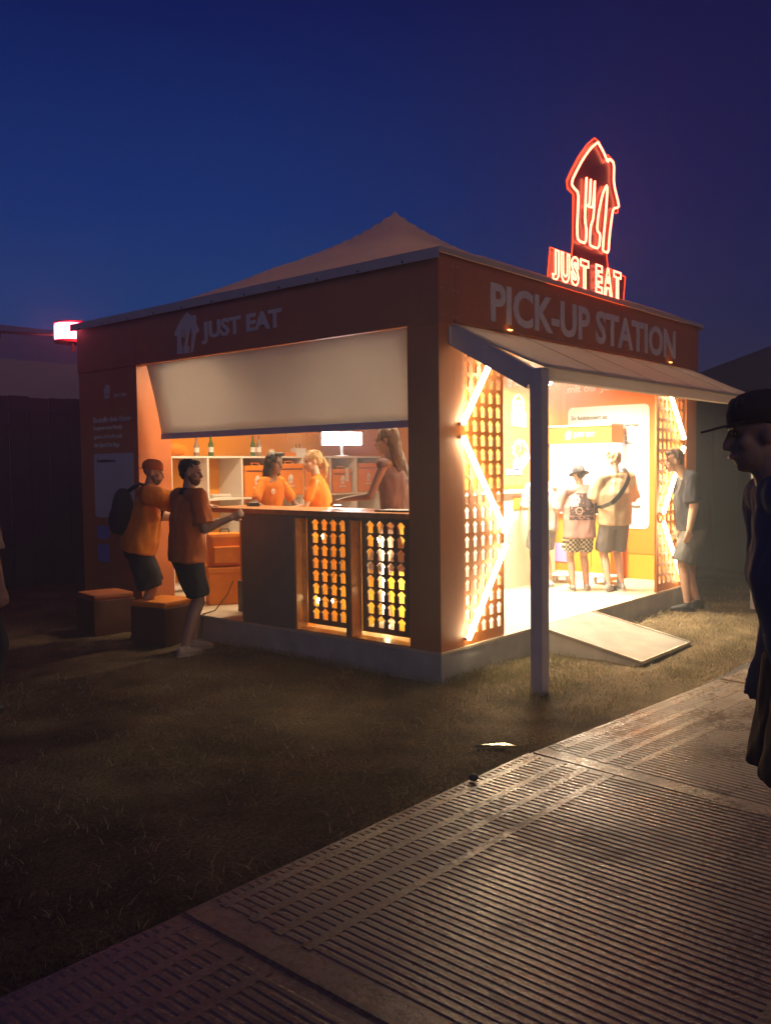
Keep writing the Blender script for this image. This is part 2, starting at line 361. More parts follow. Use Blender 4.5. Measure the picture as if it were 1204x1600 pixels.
tag(blades('grass', np.concatenate([clump(1600, .45, -.28, .30, .12), clump(900, .9, -.32, .3, .12), clump(500, .15, -.12, .2, .07), clump(900, .35, -.75, .35, .12), clump(1800, 5.6, .25, .35, .16), clump(700, 3.0, -.9, .6, .1), clump(500, 2.5, -1.35, .8, .07), clump(900, -.15, 1.2, .07, .6)]), .03, .085, .0022, g_green, .8), 'longer green tufts growing along the foot of the stand', 'grass', kind='stuff')

# trackway
def trackway_mesh():
    b = MB(); L, W = 2.40, 2.40
    b.box((0, -W, -.03), (L, 0, 0))
    b.box((.012, -W + .01, 0), (.125, -.012, .0062))
    for i in range(55):
        x = .15 + i * .04
        b.add([(x, -W + .015, 0), (x + .034, -W + .015, 0), (x + .026, -W + .02, .0036), (x + .006, -W + .02, .0036), (x, -.015, 0), (x + .034, -.015, 0), (x + .026, -.02, .0036), (x + .006, -.02, .0036)],
              [(0, 1, 2, 3), (7, 6, 5, 4), (0, 4, 5, 1), (1, 5, 6, 2), (2, 6, 7, 3), (3, 7, 4, 0)])
    for c in (.08, .246, .384, .534):
        for y in (-c, -W + c): b.box((.14, y - .022, 0), (L - .03, y + .022, .0039))
    return b.mesh('trackway_panel')
def trackway_mat():
    m = bpy.data.materials.new('muddy_plastic_trackway'); m.use_nodes = True; n = m.node_tree.nodes; l = m.node_tree.links; b = n['Principled BSDF']
    g = n.new('ShaderNodeNewGeometry')
    a = n.new('ShaderNodeTexNoise'); a.inputs['Scale'].default_value = 1.3; a.inputs['Detail'].default_value = 8; a.inputs['Roughness'].default_value = .7
    c = n.new('ShaderNodeTexNoise'); c.inputs['Scale'].default_value = 34; c.inputs['Detail'].default_value = 6; c.inputs['Roughness'].default_value = .7
    for t in (a, c): l.new(g.outputs['Position'], t.inputs['Vector'])
    rp = n.new('ShaderNodeValToRGB'); e = rp.color_ramp.elements; e[0].position = .3; e[1].position = .7; e[0].color = (.13, .088, .055, 1); e[1].color = (.34, .245, .17, 1)
    mxf = n.new('ShaderNodeMix'); mxf.inputs[0].default_value = .45; l.new(a.outputs['Fac'], mxf.inputs[2]); l.new(c.outputs['Fac'], mxf.inputs[3])
    l.new(mxf.outputs[0], rp.inputs[0]); l.new(rp.outputs[0], b.inputs['Base Color'])
    mr = n.new('ShaderNodeMapRange'); mr.inputs[1].default_value = .44; mr.inputs[2].default_value = .58; mr.inputs[3].default_value = .10; mr.inputs[4].default_value = .60
    l.new(mxf.outputs[0], mr.inputs[0]); l.new(mr.outputs[0], b.inputs['Roughness'])
    bp = n.new('ShaderNodeBump'); bp.inputs['Strength'].default_value = .55; bp.inputs['Distance'].default_value = .006
    l.new(c.outputs['Fac'], bp.inputs['Height']); l.new(bp.outputs[0], b.inputs['Normal'])
    return m
path = MB().box((-14, -8.2, GZ - .06), (12, -1.62, GZ - .012)).build('path', M['stone']); tag(path, 'ribbed plastic walkway laid over the grass', kind='structure')
TW = trackway_mesh(); TWM = trackway_mat(); TW.materials.append(TWM)
def tpanel(x, y, rz, n):
    o = bpy.data.objects.new('trackway_panel', TW); COL.objects.link(o); o.parent = path
    o.location = (x, y, -.044 + .0012 * (n % 3)); o.rotation_euler = (0, 0, rz)
far, nea = R(-5.0), R(-1.0); k = 0
for row in range(3):
    for i in range(5):
        u = i * 2.40; v = -row * 2.42
        tpanel(-1.129 + u * math.cos(far) - v * math.sin(far), -1.485 + u * math.sin(far) + v * math.cos(far), far, k); k += 1
    for i in range(1, 5):
        u = -i * 2.40; v = -row * 2.42
        tpanel(-1.135 + u * math.cos(nea) - v * math.sin(nea) * 0 - row * .19, -1.475 + u * math.sin(nea) + v, nea, k); k += 1

# ------------------------------------------------------------------ the stand
FL, TOP, OP = .155, 3.25, 2.72
K = thing('food_kiosk', 'orange pick-up stand with peaked canvas roof and two open sides', 'food stand', (0, 0, 0))
# plinth boards
for a, b in (((0, 0, GZ - .04), (5.18, .03, FL - .02)), ((0, .03, GZ - .04), (.03, 5.15, FL - .02)), ((5.15, .03, GZ - .04), (5.18, 5.15, FL - .02)), ((.03, 5.12, GZ - .04), (5.15, 5.15, FL - .02))):
    box('plinth_board', a, b, M['plinth'], K)
for i in range(4):
    for j in range(4):
        x0 = -.01 + i * 1.3; y0 = -.01 + j * 1.295
        box('floor_board', (x0, y0, FL - .02), (x0 + 1.297, y0 + 1.292, FL - .0005 * ((i + j) % 2)), M['floor'], K)
# corner posts and side boxes
box('corner_column', (0, 0, FL), (.20, .31, OP), M['orange'], K)
box('corner_column', (.201, 0, FL), (.308, .12, OP), M['orange'], K)
box('corner_column', (4.87, .0, FL), (5.18, .12, OP), M['orange'], K)
box('side_panel', (.0, 4.01, FL), (.42, 5.15, OP), M['orange'], K)
box('back_wall', (.42, 5.0, FL), (5.06, 5.15, TOP - .05), M['orange_in'], K)
sw = box('side_wall', (5.06, .12, FL), (5.18, 5.15, OP), M['orange_in'], K)
pw = box('partition_wall', (2.1, 1.77, FL), (5.06, 1.83, TOP - .05), M['orange_in'], K)
for a, b_ in ((-.012, .205), (.208, 1.86), (1.863, 3.52), (3.523, 5.192)): box('fascia', (a, -.012, OP), (b_, .10, TOP), M['orange'], K)
for a, b_ in ((.10, .31), (.313, 1.54), (1.543, 2.77), (2.773, 4.0), (4.003, 5.15)): box('fascia', (-.012, a, OP), (.10, b_, TOP), M['orange'], K)
for z in (OP + .06, OP + .26, TOP - .08):
    for x in (.03, .18, .24, 1.82, 1.90, 3.48, 3.56, 5.15): MB().lathe((x, z, 0), [(.006, .012), (.006, .0145)], 8).build('screw_head', M['greymetal'], K).matrix_local = Matrix(((1, 0, 0, 0), (0, 0, -1, 0), (0, 1, 0, 0), (0, 0, 0, 1)))
box('fascia', (5.08, .10, OP), (5.192, 5.15, TOP), M['orange'], K)
for x in (1.0, 2.3, 3.6): box('roof_beam', (x, .11, 2.98), (x + .05, 4.99, 3.06), M['greymetal'], K)
# lattices
def lattice(w, h, cols, rows, cx, cz, pitch_z, z0, hw, hh, t):
    loops = [[(0, 0), (w, 0), (w, h), (0, h)]]
    for c in range(cols):
        for r in range(rows):
            x = cx[0] + c * cx[1]; z = z0 + r * pitch_z
            loops.append([(x + a * hw, z + b * hh) for a, b in ((-.34, -.5), (.34, -.5), (.34, .05), (.5, .08), (.44, .2), (0, .5), (-.44, .2), (-.5, .08), (-.34, .05))])
    return polys(loops, t)
LAT = mat('orange_lattice_board', (.60, .20, .05), .5, var=.08)
# left of the pick-up opening (x .31-.92), right (4.03-4.87)
put(lattice(.61, OP - FL - .006, 5, 21, (.078, .114), 0, .118, .135, .084, .102, .014), 'lattice_panel', LAT, (.31, .02, FL + .003), FRONT, K)
put(lattice(.83, OP - FL - .006, 6, 21, (.12, .118), 0, .118, .135, .082, .102, .014), 'lattice_panel', LAT, (4.035, .02, FL + .003), FRONT, K)
box('lattice_frame', (4.03, .0, FL), (4.09, .008, OP), LAT, K)
# counter side: sill front, two recessed lattices
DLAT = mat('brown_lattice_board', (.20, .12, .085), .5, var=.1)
box('counter_front', (.0, 1.645, FL), (.16, 2.36, 1.165), M['brown'], K)
box('counter_front', (.006, .98, FL), (.16, 1.018, 1.165), M['brown'], K)
box('counter_rail', (.004, .31, 1.166), (.16, 2.36, 1.19), M['brown'], K)
box('recess_side', (.002, 1.618, FL), (.14, 1.644, 1.165), M['wood'], K)
box('recess_side', (.008, .954, FL), (.14, .979, 1.165), M['wood'], K)
box('recess_floor', (.0, .312, FL), (.14, .953, FL + .012), M['wood'], K)
box('recess_floor', (.0, 1.019, FL), (.14, 1.617, FL + .012), M['wood'], K)
put(lattice(.60, .965, 4, 8, (.105, .112), 0, .115, .10, .094, .104, .014), 'lattice_panel', DLAT, (.15, 1.618, FL + .045), LEFT, K)
put(lattice(.64, .965, 4, 8, (.10, .112), 0, .115, .10, .094, .104, .014), 'lattice_panel', DLAT, (.15, .953, FL + .045), LEFT, K)
ct = box('serving_counter', (-.03, .315, 1.192), (.52, 2.88, 1.237), M['wood'], K, bevel=.004)
box('cabinet_side', (.36, 2.36, FL), (.50, 2.86, .47), M['brown'], K)
box('counter_leg', (.40, 2.80, .471), (.46, 2.86, 1.19), M['orange_in'], K)
# raised hatch over the counter: cream cloth leaning into the stand, steel bottom rail
b = MB()
N_ = 14
vs = []
for i in range(N_ + 1):
    for j in range(9):
        y = .315 + (3.86 - .315) * i / N_; t = j / 8; sag = .012 * math.sin(math.pi * t) * (1 + .3 * math.sin(i * 2.1))
        vs.append((.03 + .17 * t + sag, y, 2.715 - .72 * t))
fs = [(i * 9 + j, i * 9 + j + 1, (i + 1) * 9 + j + 1, (i + 1) * 9 + j) for i in range(N_) for j in range(8)]
b.add(vs, fs); h = b.build('hatch_cloth', M['canvas'], K, smooth=True)
so = h.modifiers.new('thick', 'SOLIDIFY'); so.thickness = .006
box('hatch_rail', (.185, .315, 1.935), (.225, 3.86, 1.995), M['bluegrey'], K)
# roof canopy
def canopy():
    n = 64; vs = []; h0 = TOP + .012
    for j in range(n + 1):
        for i in range(n + 1):
            u, v = i / n, j / n; x = -.05 + 5.28 * u; y = -.05 + 5.25 * v
            t = 1 - max(abs(2 * u - 1), abs(2 * v - 1)); q = float(np.interp(t, [0, .128, .222, .32, .415, .512, .61, .688, .765, .825, .885, .925, .962, .988, 1], [0, .057, .121, .195, .277, .368, .471, .536, .614, .68, .759, .82, .882, .928, .955]))
            q += .075 * (1 - math.exp(-2 * v / .05)) * (1 - t) ** 2 * max(0, min(1, (u - v) / .12)) * max(0, min(1, (1 - u - v) / .08))      # the front slope billows over its edge beam
            vs.append((x, y, h0 + 1.40 * q + .006 * noise.noise((x * 1.2, y * 1.2, 0)) * (t * (1 - t) * 4)))
    fs = [(j * (n + 1) + i, j * (n + 1) + i + 1, (j + 1) * (n + 1) + i + 1, (j + 1) * (n + 1) + i) for j in range(n) for i in range(n)]
    c = MB().add(vs, fs).build('canopy', M['roofcanvas'], K, smooth=True)
    e = c.modifiers.new('thick', 'SOLIDIFY'); e.thickness = .006; e.offset = -1
    box('valance', (-.058, -.058, TOP - .012), (5.238, -.050, TOP + .03), M['roofcanvas'], c)
    for a, b in (((-.058, -.049, TOP - .055), (-.050, 5.21, TOP + .025)), ((5.23, -.049, TOP - .045), (5.238, 5.21, TOP + .03)), ((-.049, 5.202, TOP - .045), (5.229, 5.21, TOP + .03))):
        box('valance', a, b, M['valance'], c)
    for k in range(11):
        MB().lathe((0, 0, 0), [(.010, 0), (.010, .006)], 8).build('snap_button', M['black'], c).matrix_world = Matrix.Translation((-.059, .3 + k * .47, TOP - .04)) @ Matrix.Rotation(R(-90), 4, 'Y')
M['valance'] = canvas_mat('grey_valance_cloth', (.55, .57, .60), .10)
canopy()

def letters(body, w, h, bold, m, origin, fr, parent):
    me = text_mesh(body, w, h, bold); bm = bmesh.new(); bm.from_mesh(me); bm.verts.ensure_lookup_table(); seen = set(); isl = []
    for v in bm.verts:
        if v.index in seen: continue
        st = [v]; seen.add(v.index); g = []
        while st:
            a = st.pop(); g.append(a.index)
            for e in a.link_edges:
                o = e.other_vert(a)
                if o.index not in seen: seen.add(o.index); st.append(o)
        isl.append(set(g))
    for g in isl:
        b2 = bm.copy(); b2.verts.ensure_lookup_table(); bmesh.ops.delete(b2, geom=[v for v in b2.verts if v.index not in g], context='VERTS')
        m2 = bpy.data.meshes.new('letter'); b2.to_mesh(m2); b2.free(); put(m2, 'letter', m, origin, fr, parent)
    bm.free()
# lettering on the fascias
put(emblem(.40, .40), 'emblem', M['sign'], (-.016, 3.31, 2.765), LEFT, K)
letters('JUST EAT', 1.13, .215, .03, M['sign'], (-.017, 2.865, 2.825), LEFT, K)
letters('PICK-UP STATION', 3.80, .325, .028, M['sign'], (.69, -.017, 2.802), FRONT, K)
# printed side panel on the left
put(emblem(.13, .16), 'emblem', M['greencard'], (-.004, 4.64, 2.40), LEFT, K)
put(text_mesh('JUST EAT', .24, .04, .02), 'lettering', M['greencard'], (-.004, 4.44, 2.40), LEFT, K)
for i, (t, w) in enumerate((('Bestelle dein Essen', .72), ('bequem vom Handy', .56), ('ganz einfach mit', .56), ('der Just Eat App', .50))):
    put(text_mesh(t, w, .062, .012 if i < 3 else .03), 'lettering', M['greencard'], (-.004, 4.86, 2.14 - i * .095), LEFT, K)
def rounded(w, h, r, n=6):
    out = []
    for cx, cy, a0 in ((w - r, r, -90), (w - r, h - r, 0), (r, h - r, 90), (r, r, 180)):
        for k in range(n + 1):
            a = R(a0 + 90 * k / n); out.append((cx + r * math.cos(a), cy + r * math.sin(a)))
    return out
put(polys([rounded(.77, .71, .04)], .004), 'info_card', M['greencard'], (-.003, 4.875, 1.085), LEFT, K)
put(text_mesh('So funktioniert es:', .36, .035, .01), 'lettering', M['textdark'], (-.007, 4.80, 1.70), LEFT, K)
for i in range(2): put(polys([rounded(.24, .15 + .05 * i, .02)], .004), 'info_card', M['blueprint'], (-.003, 4.85, .84 - i * .26), LEFT, K)

# pick-up room, print on the walls
RW = ((0, -1, 0), (0, 0, 1), (-1, 0, 0)); X5 = 5.06
put(polys([[(0, 0), (1.28, 0), (1.28, 2.25), (0, 2.25)]], .006), 'wall_print', mat('orange_wall_print', (.80, .22, .02), .5, var=.03), (X5 - .004, 1.70, FL + .32), RW, sw)
put(text_mesh('ganz einfach', .92, .15, .03), 'lettering', M['white'], (X5 - .012, 1.68, 2.70), RW, sw)
put(text_mesh('mit der Just Eat App', 1.22, .13, .03), 'lettering', M['white'], (X5 - .012, 1.68, 2.525), RW, sw)
put(polys([rounded(1.13, 1.57, .07)], .006), 'info_card', M['cardglow'], (X5 - .011, 1.67, .79), RW, sw)
put(text_mesh('So funktioniert es:', .52, .06, .02), 'lettering', M['textdark'], (X5 - .017, 1.62, 2.19), RW, sw)
put(text_mesh('Entdecke die Food Stände per App', .78, .045, .01), 'lettering', M['textdark'], (X5 - .017, 1.46, 2.075), RW, sw)
put(text_mesh('Scan', .10, .04, .02), 'lettering', M['textdark'], (X5 - .017, 1.61, 2.06), RW, sw)
for i, t in enumerate(('zum', 'Ab', 'zeuge')): put(text_mesh(t, .10 + .03 * (i == 2), .05, .02), 'lettering', M['textdark'], (X5 - .017, .78, 1.30 - i * .13), RW, sw)
for i, t in enumerate(('1.', '2.', 'Scan')): put(text_mesh(t, None, .04, .01), 'lettering', M['textdark'], (X5 - .017, .86, 1.98 - i * .06), RW, sw)
# poster on the partition
PW = FRONT
ps = put(polys([[(0, 0), (.92, 0), (.92, 1.50), (0, 1.50)]], .006), 'poster', mat('orange_poster_print', (.72, .24, .06), .5, var=.06), (3.52, 1.765, 1.36), PW, pw)
def pr(loops, m, x, z, lift=.006, name='print'): return put(polys(loops, .003), name, m, (x, 1.762 - lift, z), PW, pw)
put(emblem(.12, .15), 'emblem', M['white'], (3.70, 1.756, 2.56), PW, pw)
put(text_mesh('JUST EAT', .36, .09, .03), 'lettering', M['white'], (3.86, 1.756, 2.57), PW, pw)
def blob(rx, rz, n=18, jit=.1, ph=0): return [(rx * math.cos(2 * math.pi * k / n) * (1 + jit * math.sin(k * 2.7 + ph)), rz * math.sin(2 * math.pi * k / n) * (1 + jit * math.cos(k * 3.1 + ph))) for k in range(n)]
pr([[(-.15, 0), (.17, -.02), (.20, .14), (.10, .22), (-.10, .22), (-.16, .14)]], M['white'], 3.95, 2.10, .008)     # paper bowl
pr([blob(.15, .13)], M['food1'], 3.95, 2.36, .010)
for k in range(9): pr([blob(.028, .022, 8, .2, k)], [M['food2'], M['food3'], M['food1']][k % 3], 3.95 + .11 * math.cos(k * 2.4) * (k % 3 + 1) / 3, 2.36 + .09 * math.sin(k * 2.4), .013)
pr([[(-.19, -.05), (.19, .07), (.21, .0), (.05, -.12), (-.18, -.14)]], M['blueprint'], 4.0, 1.68, .008)
pr([[(-.18, 0), (.20, .10), (.22, .02), (-.17, -.06)]], M['white'], 4.0, 1.67, .011)
pr([blob(.19, .13, 22, .12)], M['food1'], 3.99, 1.80, .009)
for k in range(16): pr([blob(.020, .035, 8, .2, k)], M['food2'] if k % 2 else M['food3'], 3.99 + .15 * math.cos(k * 2.4) * (.3 + .7 * (k / 16)), 1.80 + .09 * math.sin(k * 2.4) * (.3 + .7 * (k / 16)), .014)
pr([blob(.06, .26, 16, .12)], M['food1'], 4.37, 2.18, .009)
for k in range(5): pr([blob(.012, .05, 8, .2, k)], M['food3'], 4.36 + .02 * (k % 2), 2.0 + k * .08, .013)
for k, x in enumerate((3.66, 3.86)):
    pr([rounded(.17, .075, .012)], M['blueprint'], x, 1.49, .008); pr([rounded(.13, .035, .008)], M['white'], x + .02, 1.51, .011)
for k in range(4): pr([blob(.075, .07, 14, .08, k)], M['food2'], 3.62 + k * .15, 2.74 + .02 * (k % 2), .009)

# pick-up counter and the pick-up terminal
pc = thing('pickup_counter', 'long cream counter along the poster wall inside the pick-up room', 'counter', (0, 0, 0))
box('counter_body', (2.2, 1.50, FL), (4.40, 1.755, 1.28), M['counter'], pc); box('counter_top', (2.17, 1.47, 1.281), (4.42, 1.755, 1.31), M['white'], pc, bevel=.004)
box('drawer_front', (3.42, 1.492, 1.09), (3.78, 1.499, 1.25), M['orange_in'], pc)
box('counter_foot', (2.22, 1.51, FL + .0), (4.38, 1.75, FL + .001), M['black'], pc)
tm = thing('pickup_terminal', 'tall white terminal with orange header behind the three boys', 'terminal', (0, 0, 0))
box('cabinet', (4.64, .86, FL), (4.98, 1.44, .985), M['orange_in'], tm); box('cabinet', (4.64, 1.445, FL), (4.98, 1.74, .985), M['orange_in'], tm)
box('cabinet_skirt', (4.60, .85, FL), (4.638, 1.74, FL + .09), M['white'], tm)
box('shelf_board', (4.58, .85, .986), (4.98, 1.745, 1.02), M['white'], tm)
box('light_panel', (4.70, .87, 1.021), (4.98, 1.74, 1.878), M['screen'], tm)
hd = box('header', (4.66, .86, 1.88), (4.98, 1.745, 2.09), M['orange_in'], tm); box('top_board', (4.64, .85, 2.091), (4.98, 1.75, 2.115), M['white'], tm)
put(emblem(.10, .12), 'emblem', M['white'], (4.655, 1.50, 1.925), RW, hd); put(text_mesh('JUST EAT', .30, .075, .03), 'lettering', M['white'], (4.655, 1.38, 1.94), RW, hd)
box('screen', (4.632, 1.42, .36), (4.639, 1.70, .60), M['purple'], tm)
box('door_gap', (4.634, 1.12, .30), (4.639, 1.125, .96), M['black'], tm)
MB().lathe((4.632, .98, .75), [(.012, 0), (.012, .02)], 8).build('lock_knob', M['black'], tm)
# small footstools in front of the terminal
st = thing('foot_stool', 'low white stool left of the checkered-shorts boy', 'stool', (4.25, 1.32, FL), R(20), 'low stools in front of the terminal')
box('seat', (-.16, -.12, .085), (.16, .12, .10), M['white'], st, bevel=.003)
for sx in (-.12, .12):
    for sy in (-.08, .08): box('leg', (sx - .015, sy - .015, 0), (sx + .015, sy + .015, .085), M['greymetal'], st)
s2 = copy_tree(st); s2.location = (4.42, .80, FL); s2.rotation_euler = (0, 0, R(-12)); s2['label'] = 'low white stool just behind the boy with the sling bag'

# awning over the pick-up opening
aw = thing('awning', 'grey framed awning with cream sloping panel over the pick-up opening', 'awning', (0, 0, 0))
AX0, AX1, AY, AZ = .17, 4.99, -.78, 2.33
for x, n_ in ((AX0, 1), (AX1, 2)):
    MB().bar((x, -.013, 2.635), (x, AY + .05, 2.24), .07, .15).build('side_beam', M['greymetal'], aw)
    box('post', (x - .05, AY - .05, GZ - .06), (x + .05, AY + .05, 2.315), M['greymetal'], aw, bevel=.004)
box('front_beam', (AX0 + .051, AY - .045, 2.235), (AX1 - .051, AY + .04, 2.328), M['canvas'], aw, bevel=.006)
b = MB(); n = 24; vs = []
for i in range(n + 1):
    for j in range(9):
        t = j / 8; x = AX0 - .03 + (AX1 - AX0 + .06) * i / n
        vs.append((x, -.02 + (AY - .06) * t, 2.725 - .40 * t - .02 * math.sin(math.pi * t) * (.6 + .4 * math.sin(i * .8))))
b.add(vs, [(i * 9 + j, i * 9 + j + 1, (i + 1) * 9 + j + 1, (i + 1) * 9 + j) for i in range(n) for j in range(8)])
c = b.build('awning_cloth', M['canvas'], aw, smooth=True); s_ = c.modifiers.new('thick', 'SOLIDIFY'); s_.thickness = .012
for x in (1.12, 2.08, 3.05, 4.02): MB().bar((x, -.03, 2.733), (x, AY - .06, 2.336), .018, .004).build('seam_strip', M['canvas'], aw)
for x in (AX0, AX1):
    box('corner_bracket', (x - .056, AY - .056, 2.20), (x + .056, AY + .056, 2.235), M['greymetal'], aw)
for x in (AX0, AX1): box('hinge_plate', (x - .06, -.024, 2.56), (x + .06, -.0135, 2.70), M['greymetal'], aw)
MB().tube([(AX0, -.03, 2.742), (AX1, -.03, 2.742)], .012).build('wall_rail', M['orange'], aw)
for x in (.95, 4.3): box('warm_marker_lamp', (x - .025, -.05, 2.752), (x + .025, -.03, 2.760), M['marker'] if 'marker' in M else M.setdefault('marker', mat('small_warm_lamp_face', (1, .8, .5), .3, var=0, emit=(1, .5, .12), estr=6)), aw)

# zig-zag light tubes on the lattices
def zig(label, segs):
    t = thing('zigzag_light', label, 'light', (0, 0, 0), 0, 'zigzag light tubes flanking the opening')
    for (x0, z0), (x1, z1) in segs:
        MB().tube([(x0, -.035, z0), (x1, -.035, z1)], .023, 10).build('light_tube', M['tube'], t, smooth=True)
        for x, z in ((x0, z0), (x1, z1)): box('clip', (x - .015, -.03, z - .012), (x + .015, .010, z + .012), M['greymetal'], t)
zig('bright zigzag of light tubes on the lattice left of the opening', [((.72, 2.54), (.265, 1.95)), ((.265, 1.84), (.875, 1.05)), ((.875, .94), (.32, .22))])
zig('bright zigzag of light tubes on the lattice behind the man in navy', [((4.20, 2.54), (4.72, 1.90)), ((4.71, 1.80), (4.13, 1.05)), ((4.13, .95), (4.70, .22))])

# ceiling lights inside
def spot(x, y, z, label, w=.5, power=60, col=(1, .80, .52), spread=180):
    t = thing('ceiling_light', label, 'light', (x, y, z), 0, 'strip lights under the roof beams')
    box('housing', (-w, -.04, .0), (w, .04, .04), M['greymetal'], t); box('diffuser', (-w + .02, -.03, -.012), (w - .02, .03, -.001), M['spot'], t)
    ld = bpy.data.lights.new('strip_glow', 'AREA'); ld.shape = 'RECTANGLE'; ld.size = 2 * w; ld.size_y = .06; ld.energy = power; ld.color = col; ld.spread = R(spread)
    lo = bpy.data.objects.new('strip_glow', ld); COL.objects.link(lo); lo.parent = t; lo.location = (0, 0, -.03)
spot(3.3, .95, 2.90, 'ceiling strip light above the boys in the pick-up room', .8, 420, (1, .84, .58), 140)
spot(1.3, .9, 2.90, 'ceiling strip light above the long-haired woman', .6, 70)
spot(1.15, 3.2, 2.90, 'ceiling strip light above the two serving women', .8, 85, (1, .72, .42))
sb = thing('spot_bulb', 'small round spotlight seen just beside the awning post', 'light', (3.75, 1.2, 2.60))
MB().ell((0, 0, 0), .04, .04, .05).build('bulb', M['spot'], sb, smooth=True); MB().tube([(0, 0, .05), (0, 0, .38)], .012).build('stem', M['greymetal'], sb)

# ------------------------------------------------------------------ roof sign
ns = thing('neon_sign', 'glowing red neon house and words on the roof edge', 'neon sign', (0, 0, 0))
put(polys([BACK], .012), 'backing_panel', M['acrylic'], (0, .045, 0), FRONT, ns)
rim = [Vector((x, .037, z)) for x, z in BACK]; MB().tube(rim + [rim[0]], .007, 6, False).build('backing_edge', M['rim'], ns)
box('glow_strip', (1.70, .03, 3.238), (3.25, .075, 3.268), mat('orange_red_glow_strip', (.9, .1, .02), .3, var=0, emit=(1, .10, .02), estr=7), ns)
def ptube(pts, r, y=.012): return MB().tube([(x, y, z) for x, z in pts], r, 8)
def smooth2(pts, k=1):
    for _ in range(k):
        o = [pts[0]]
        for a, b in zip(pts[:-1], pts[1:]): o += [(a[0] * .8 + b[0] * .2, a[1] * .8 + b[1] * .2), (a[0] * .2 + b[0] * .8, a[1] * .2 + b[1] * .8)]
        pts = o + [pts[-1]]
    return pts
for nm, P_ in (('house_tube', TA), ('fork_tube', T2), ('fork_tube', T3), ('house_tube', TB)): ptube(smooth2(P_), .0110).build(nm, M['neon'], ns, smooth=True)
ptube([(2.835, 4.33), (2.80, 4.10), (2.765, 3.90), (2.748, 3.76)], .010).build('knife_tube', M['neon'], ns)
x = 1.735
for ch, w in (('J', .13), ('U', .17), ('S', .15), ('T', .17), (' ', .09), ('E', .14), ('A', .19), ('T', .17)):
    if ch != ' ':
        me = text_mesh(ch, w, .285, .035, outline=True, bevel=.030)
        z = 3.305
        o = put(me, 'letter_tube', M['neon'], (x + .01, .012, z), FRONT, ns)
    x += w + .028

# lantern on the cable by the back corner
lan = thing('lantern', 'glaring pink white drum lantern at the dark corner of the stand', 'lantern', (.14, 5.5, 3.14))
MB().lathe((0, 0, 0), [(.19, 0), (.20, .02), (.20, .17), (.19, .19)], 24).build('drum', M['lantern'], lan, smooth=True)
MB().lathe((0, 0, .191), [(.21, 0), (.21, .02), (.03, .05)], 24).build('cover', M['red'], lan); MB().lathe((0, 0, -.031), [(.20, 0), (.21, .03)], 24).build('ring', M['red'], lan)
MB().lathe((0, 0, -.13), [(.015, 0), (.022, .03), (.018, .10)], 12).build('pendant', M['red'], lan)
MB().tube([(0, -.18, .20), (0, -.33, .10)], .012).build('bracket', M['greymetal'], lan)
ld = bpy.data.lights.new('lantern_glow', 'POINT'); ld.energy = 16; ld.color = (1, .16, .25); ld.shadow_soft_size = .05; lo = bpy.data.objects.new('lantern_glow', ld); COL.objects.link(lo); lo.parent = lan; lo.location = (-.12, -.26, .06)
cab = MB(); pts = [(-14 + 14.0 * t, 5.6 + 3.4 * (1 - t), 3.18 + .02 * t - .45 * 4 * t * (1 - t) * .25 + .22 * (1 - t)) for t in np.linspace(0, 1, 24)]
co_ = cab.tube(pts, .014, 6).build('cable', M['black']); tag(co_, 'black cable with small drops running left from the pink lantern', 'cable')
for i in (16, 19, 21, 22): MB().tube([pts[i], (pts[i][0], pts[i][1], pts[i][2] - .07)], .009, 6).build('drop', M['black'], co_)

# ------------------------------------------------------------------ shelf unit with goods
SH = thing('shelf_unit', 'white pigeonhole shelf along the back wall of the serving room', 'shelf', (0, 0, 0))
x0, pit, ncol, yf, yb = .76, .533, 7, 4.48, 4.93
zs = [.20, .715, 1.235, 1.755]
for z in zs: box('shelf_board', (x0 - .012, yf, z - .012), (x0 + ncol * pit + .012, yb, z + .012), M['board'], SH)
for k in range(ncol + 1):
    for a, b_ in zip(zs[:-1], zs[1:]): box('divider', (x0 + k * pit - .012, yf + .002, a + .012), (x0 + k * pit + .012, yb, b_ - .012), M['board'], SH)
box('shelf_back', (x0, yb + .001, FL), (x0 + ncol * pit, yb + .008, 1.755), M['orange_in'], SH)
box('shelf_foot', (x0, yf + .05, FL), (x0 + ncol * pit, yf + .07, .188), M['board'], SH)
def carrier(label, x, y, z, rz=0, s=1, w=.40):
    t = thing('delivery_bag', label, 'delivery bag', (x, y, z), rz, 'orange delivery bags on the shelf')
    h = .40 * s; hw = w / 2 * s
    MB().box((-hw, -.17, 0), (hw, .17, h - .07)).build('bag_body', M['bag'], t, bevel=.015)
    MB().box((-hw - .006, -.178, h - .068), (hw + .006, .175, h)).build('bag_lid', M['bag'], t, bevel=.012)
    MB().tube([(-hw * .9, -.176, h - .075), (hw * .9, -.176, h - .075)], .004, 6).build('zip', M['black'], t)
    MB().tube([(-.07, -.15, h - .005), (-.06, -.12, h + .03), (.06, -.12, h + .03), (.07, -.15, h - .005)], .008, 6).build('handle', M['bag'], t)
    put(emblem(.10, .12), 'emblem', M['white'], (-.05, -.174, h * .38), FRONT, t); put(text_mesh('JUST EAT', .14, .03, .03), 'lettering', M['white'], (-.07, -.174, h * .38 - .055), FRONT, t)
    return t
def cellx(k): return x0 + (k + .5) * pit
carrier('orange delivery bag half hidden by the dark-haired server', cellx(2), 4.68, zs[2] + .013, .05, 1, .42)
carrier('large orange delivery bag between the two serving women', cellx(3) , 4.62, zs[2] + .013, 0, 1.05, .46)
carrier('orange delivery bag behind the blonde server', cellx(4) + .02, 4.66, zs[2] + .013, -.04, 1.08, .42)
tB = carrier('smaller orange delivery bag with a white strap hanging down', cellx(5), 4.68, zs[2] + .013, 0, .85, .46)
box('strap', (.05, -.20, .16), (.10, -.185, .36), M['white'], tB)
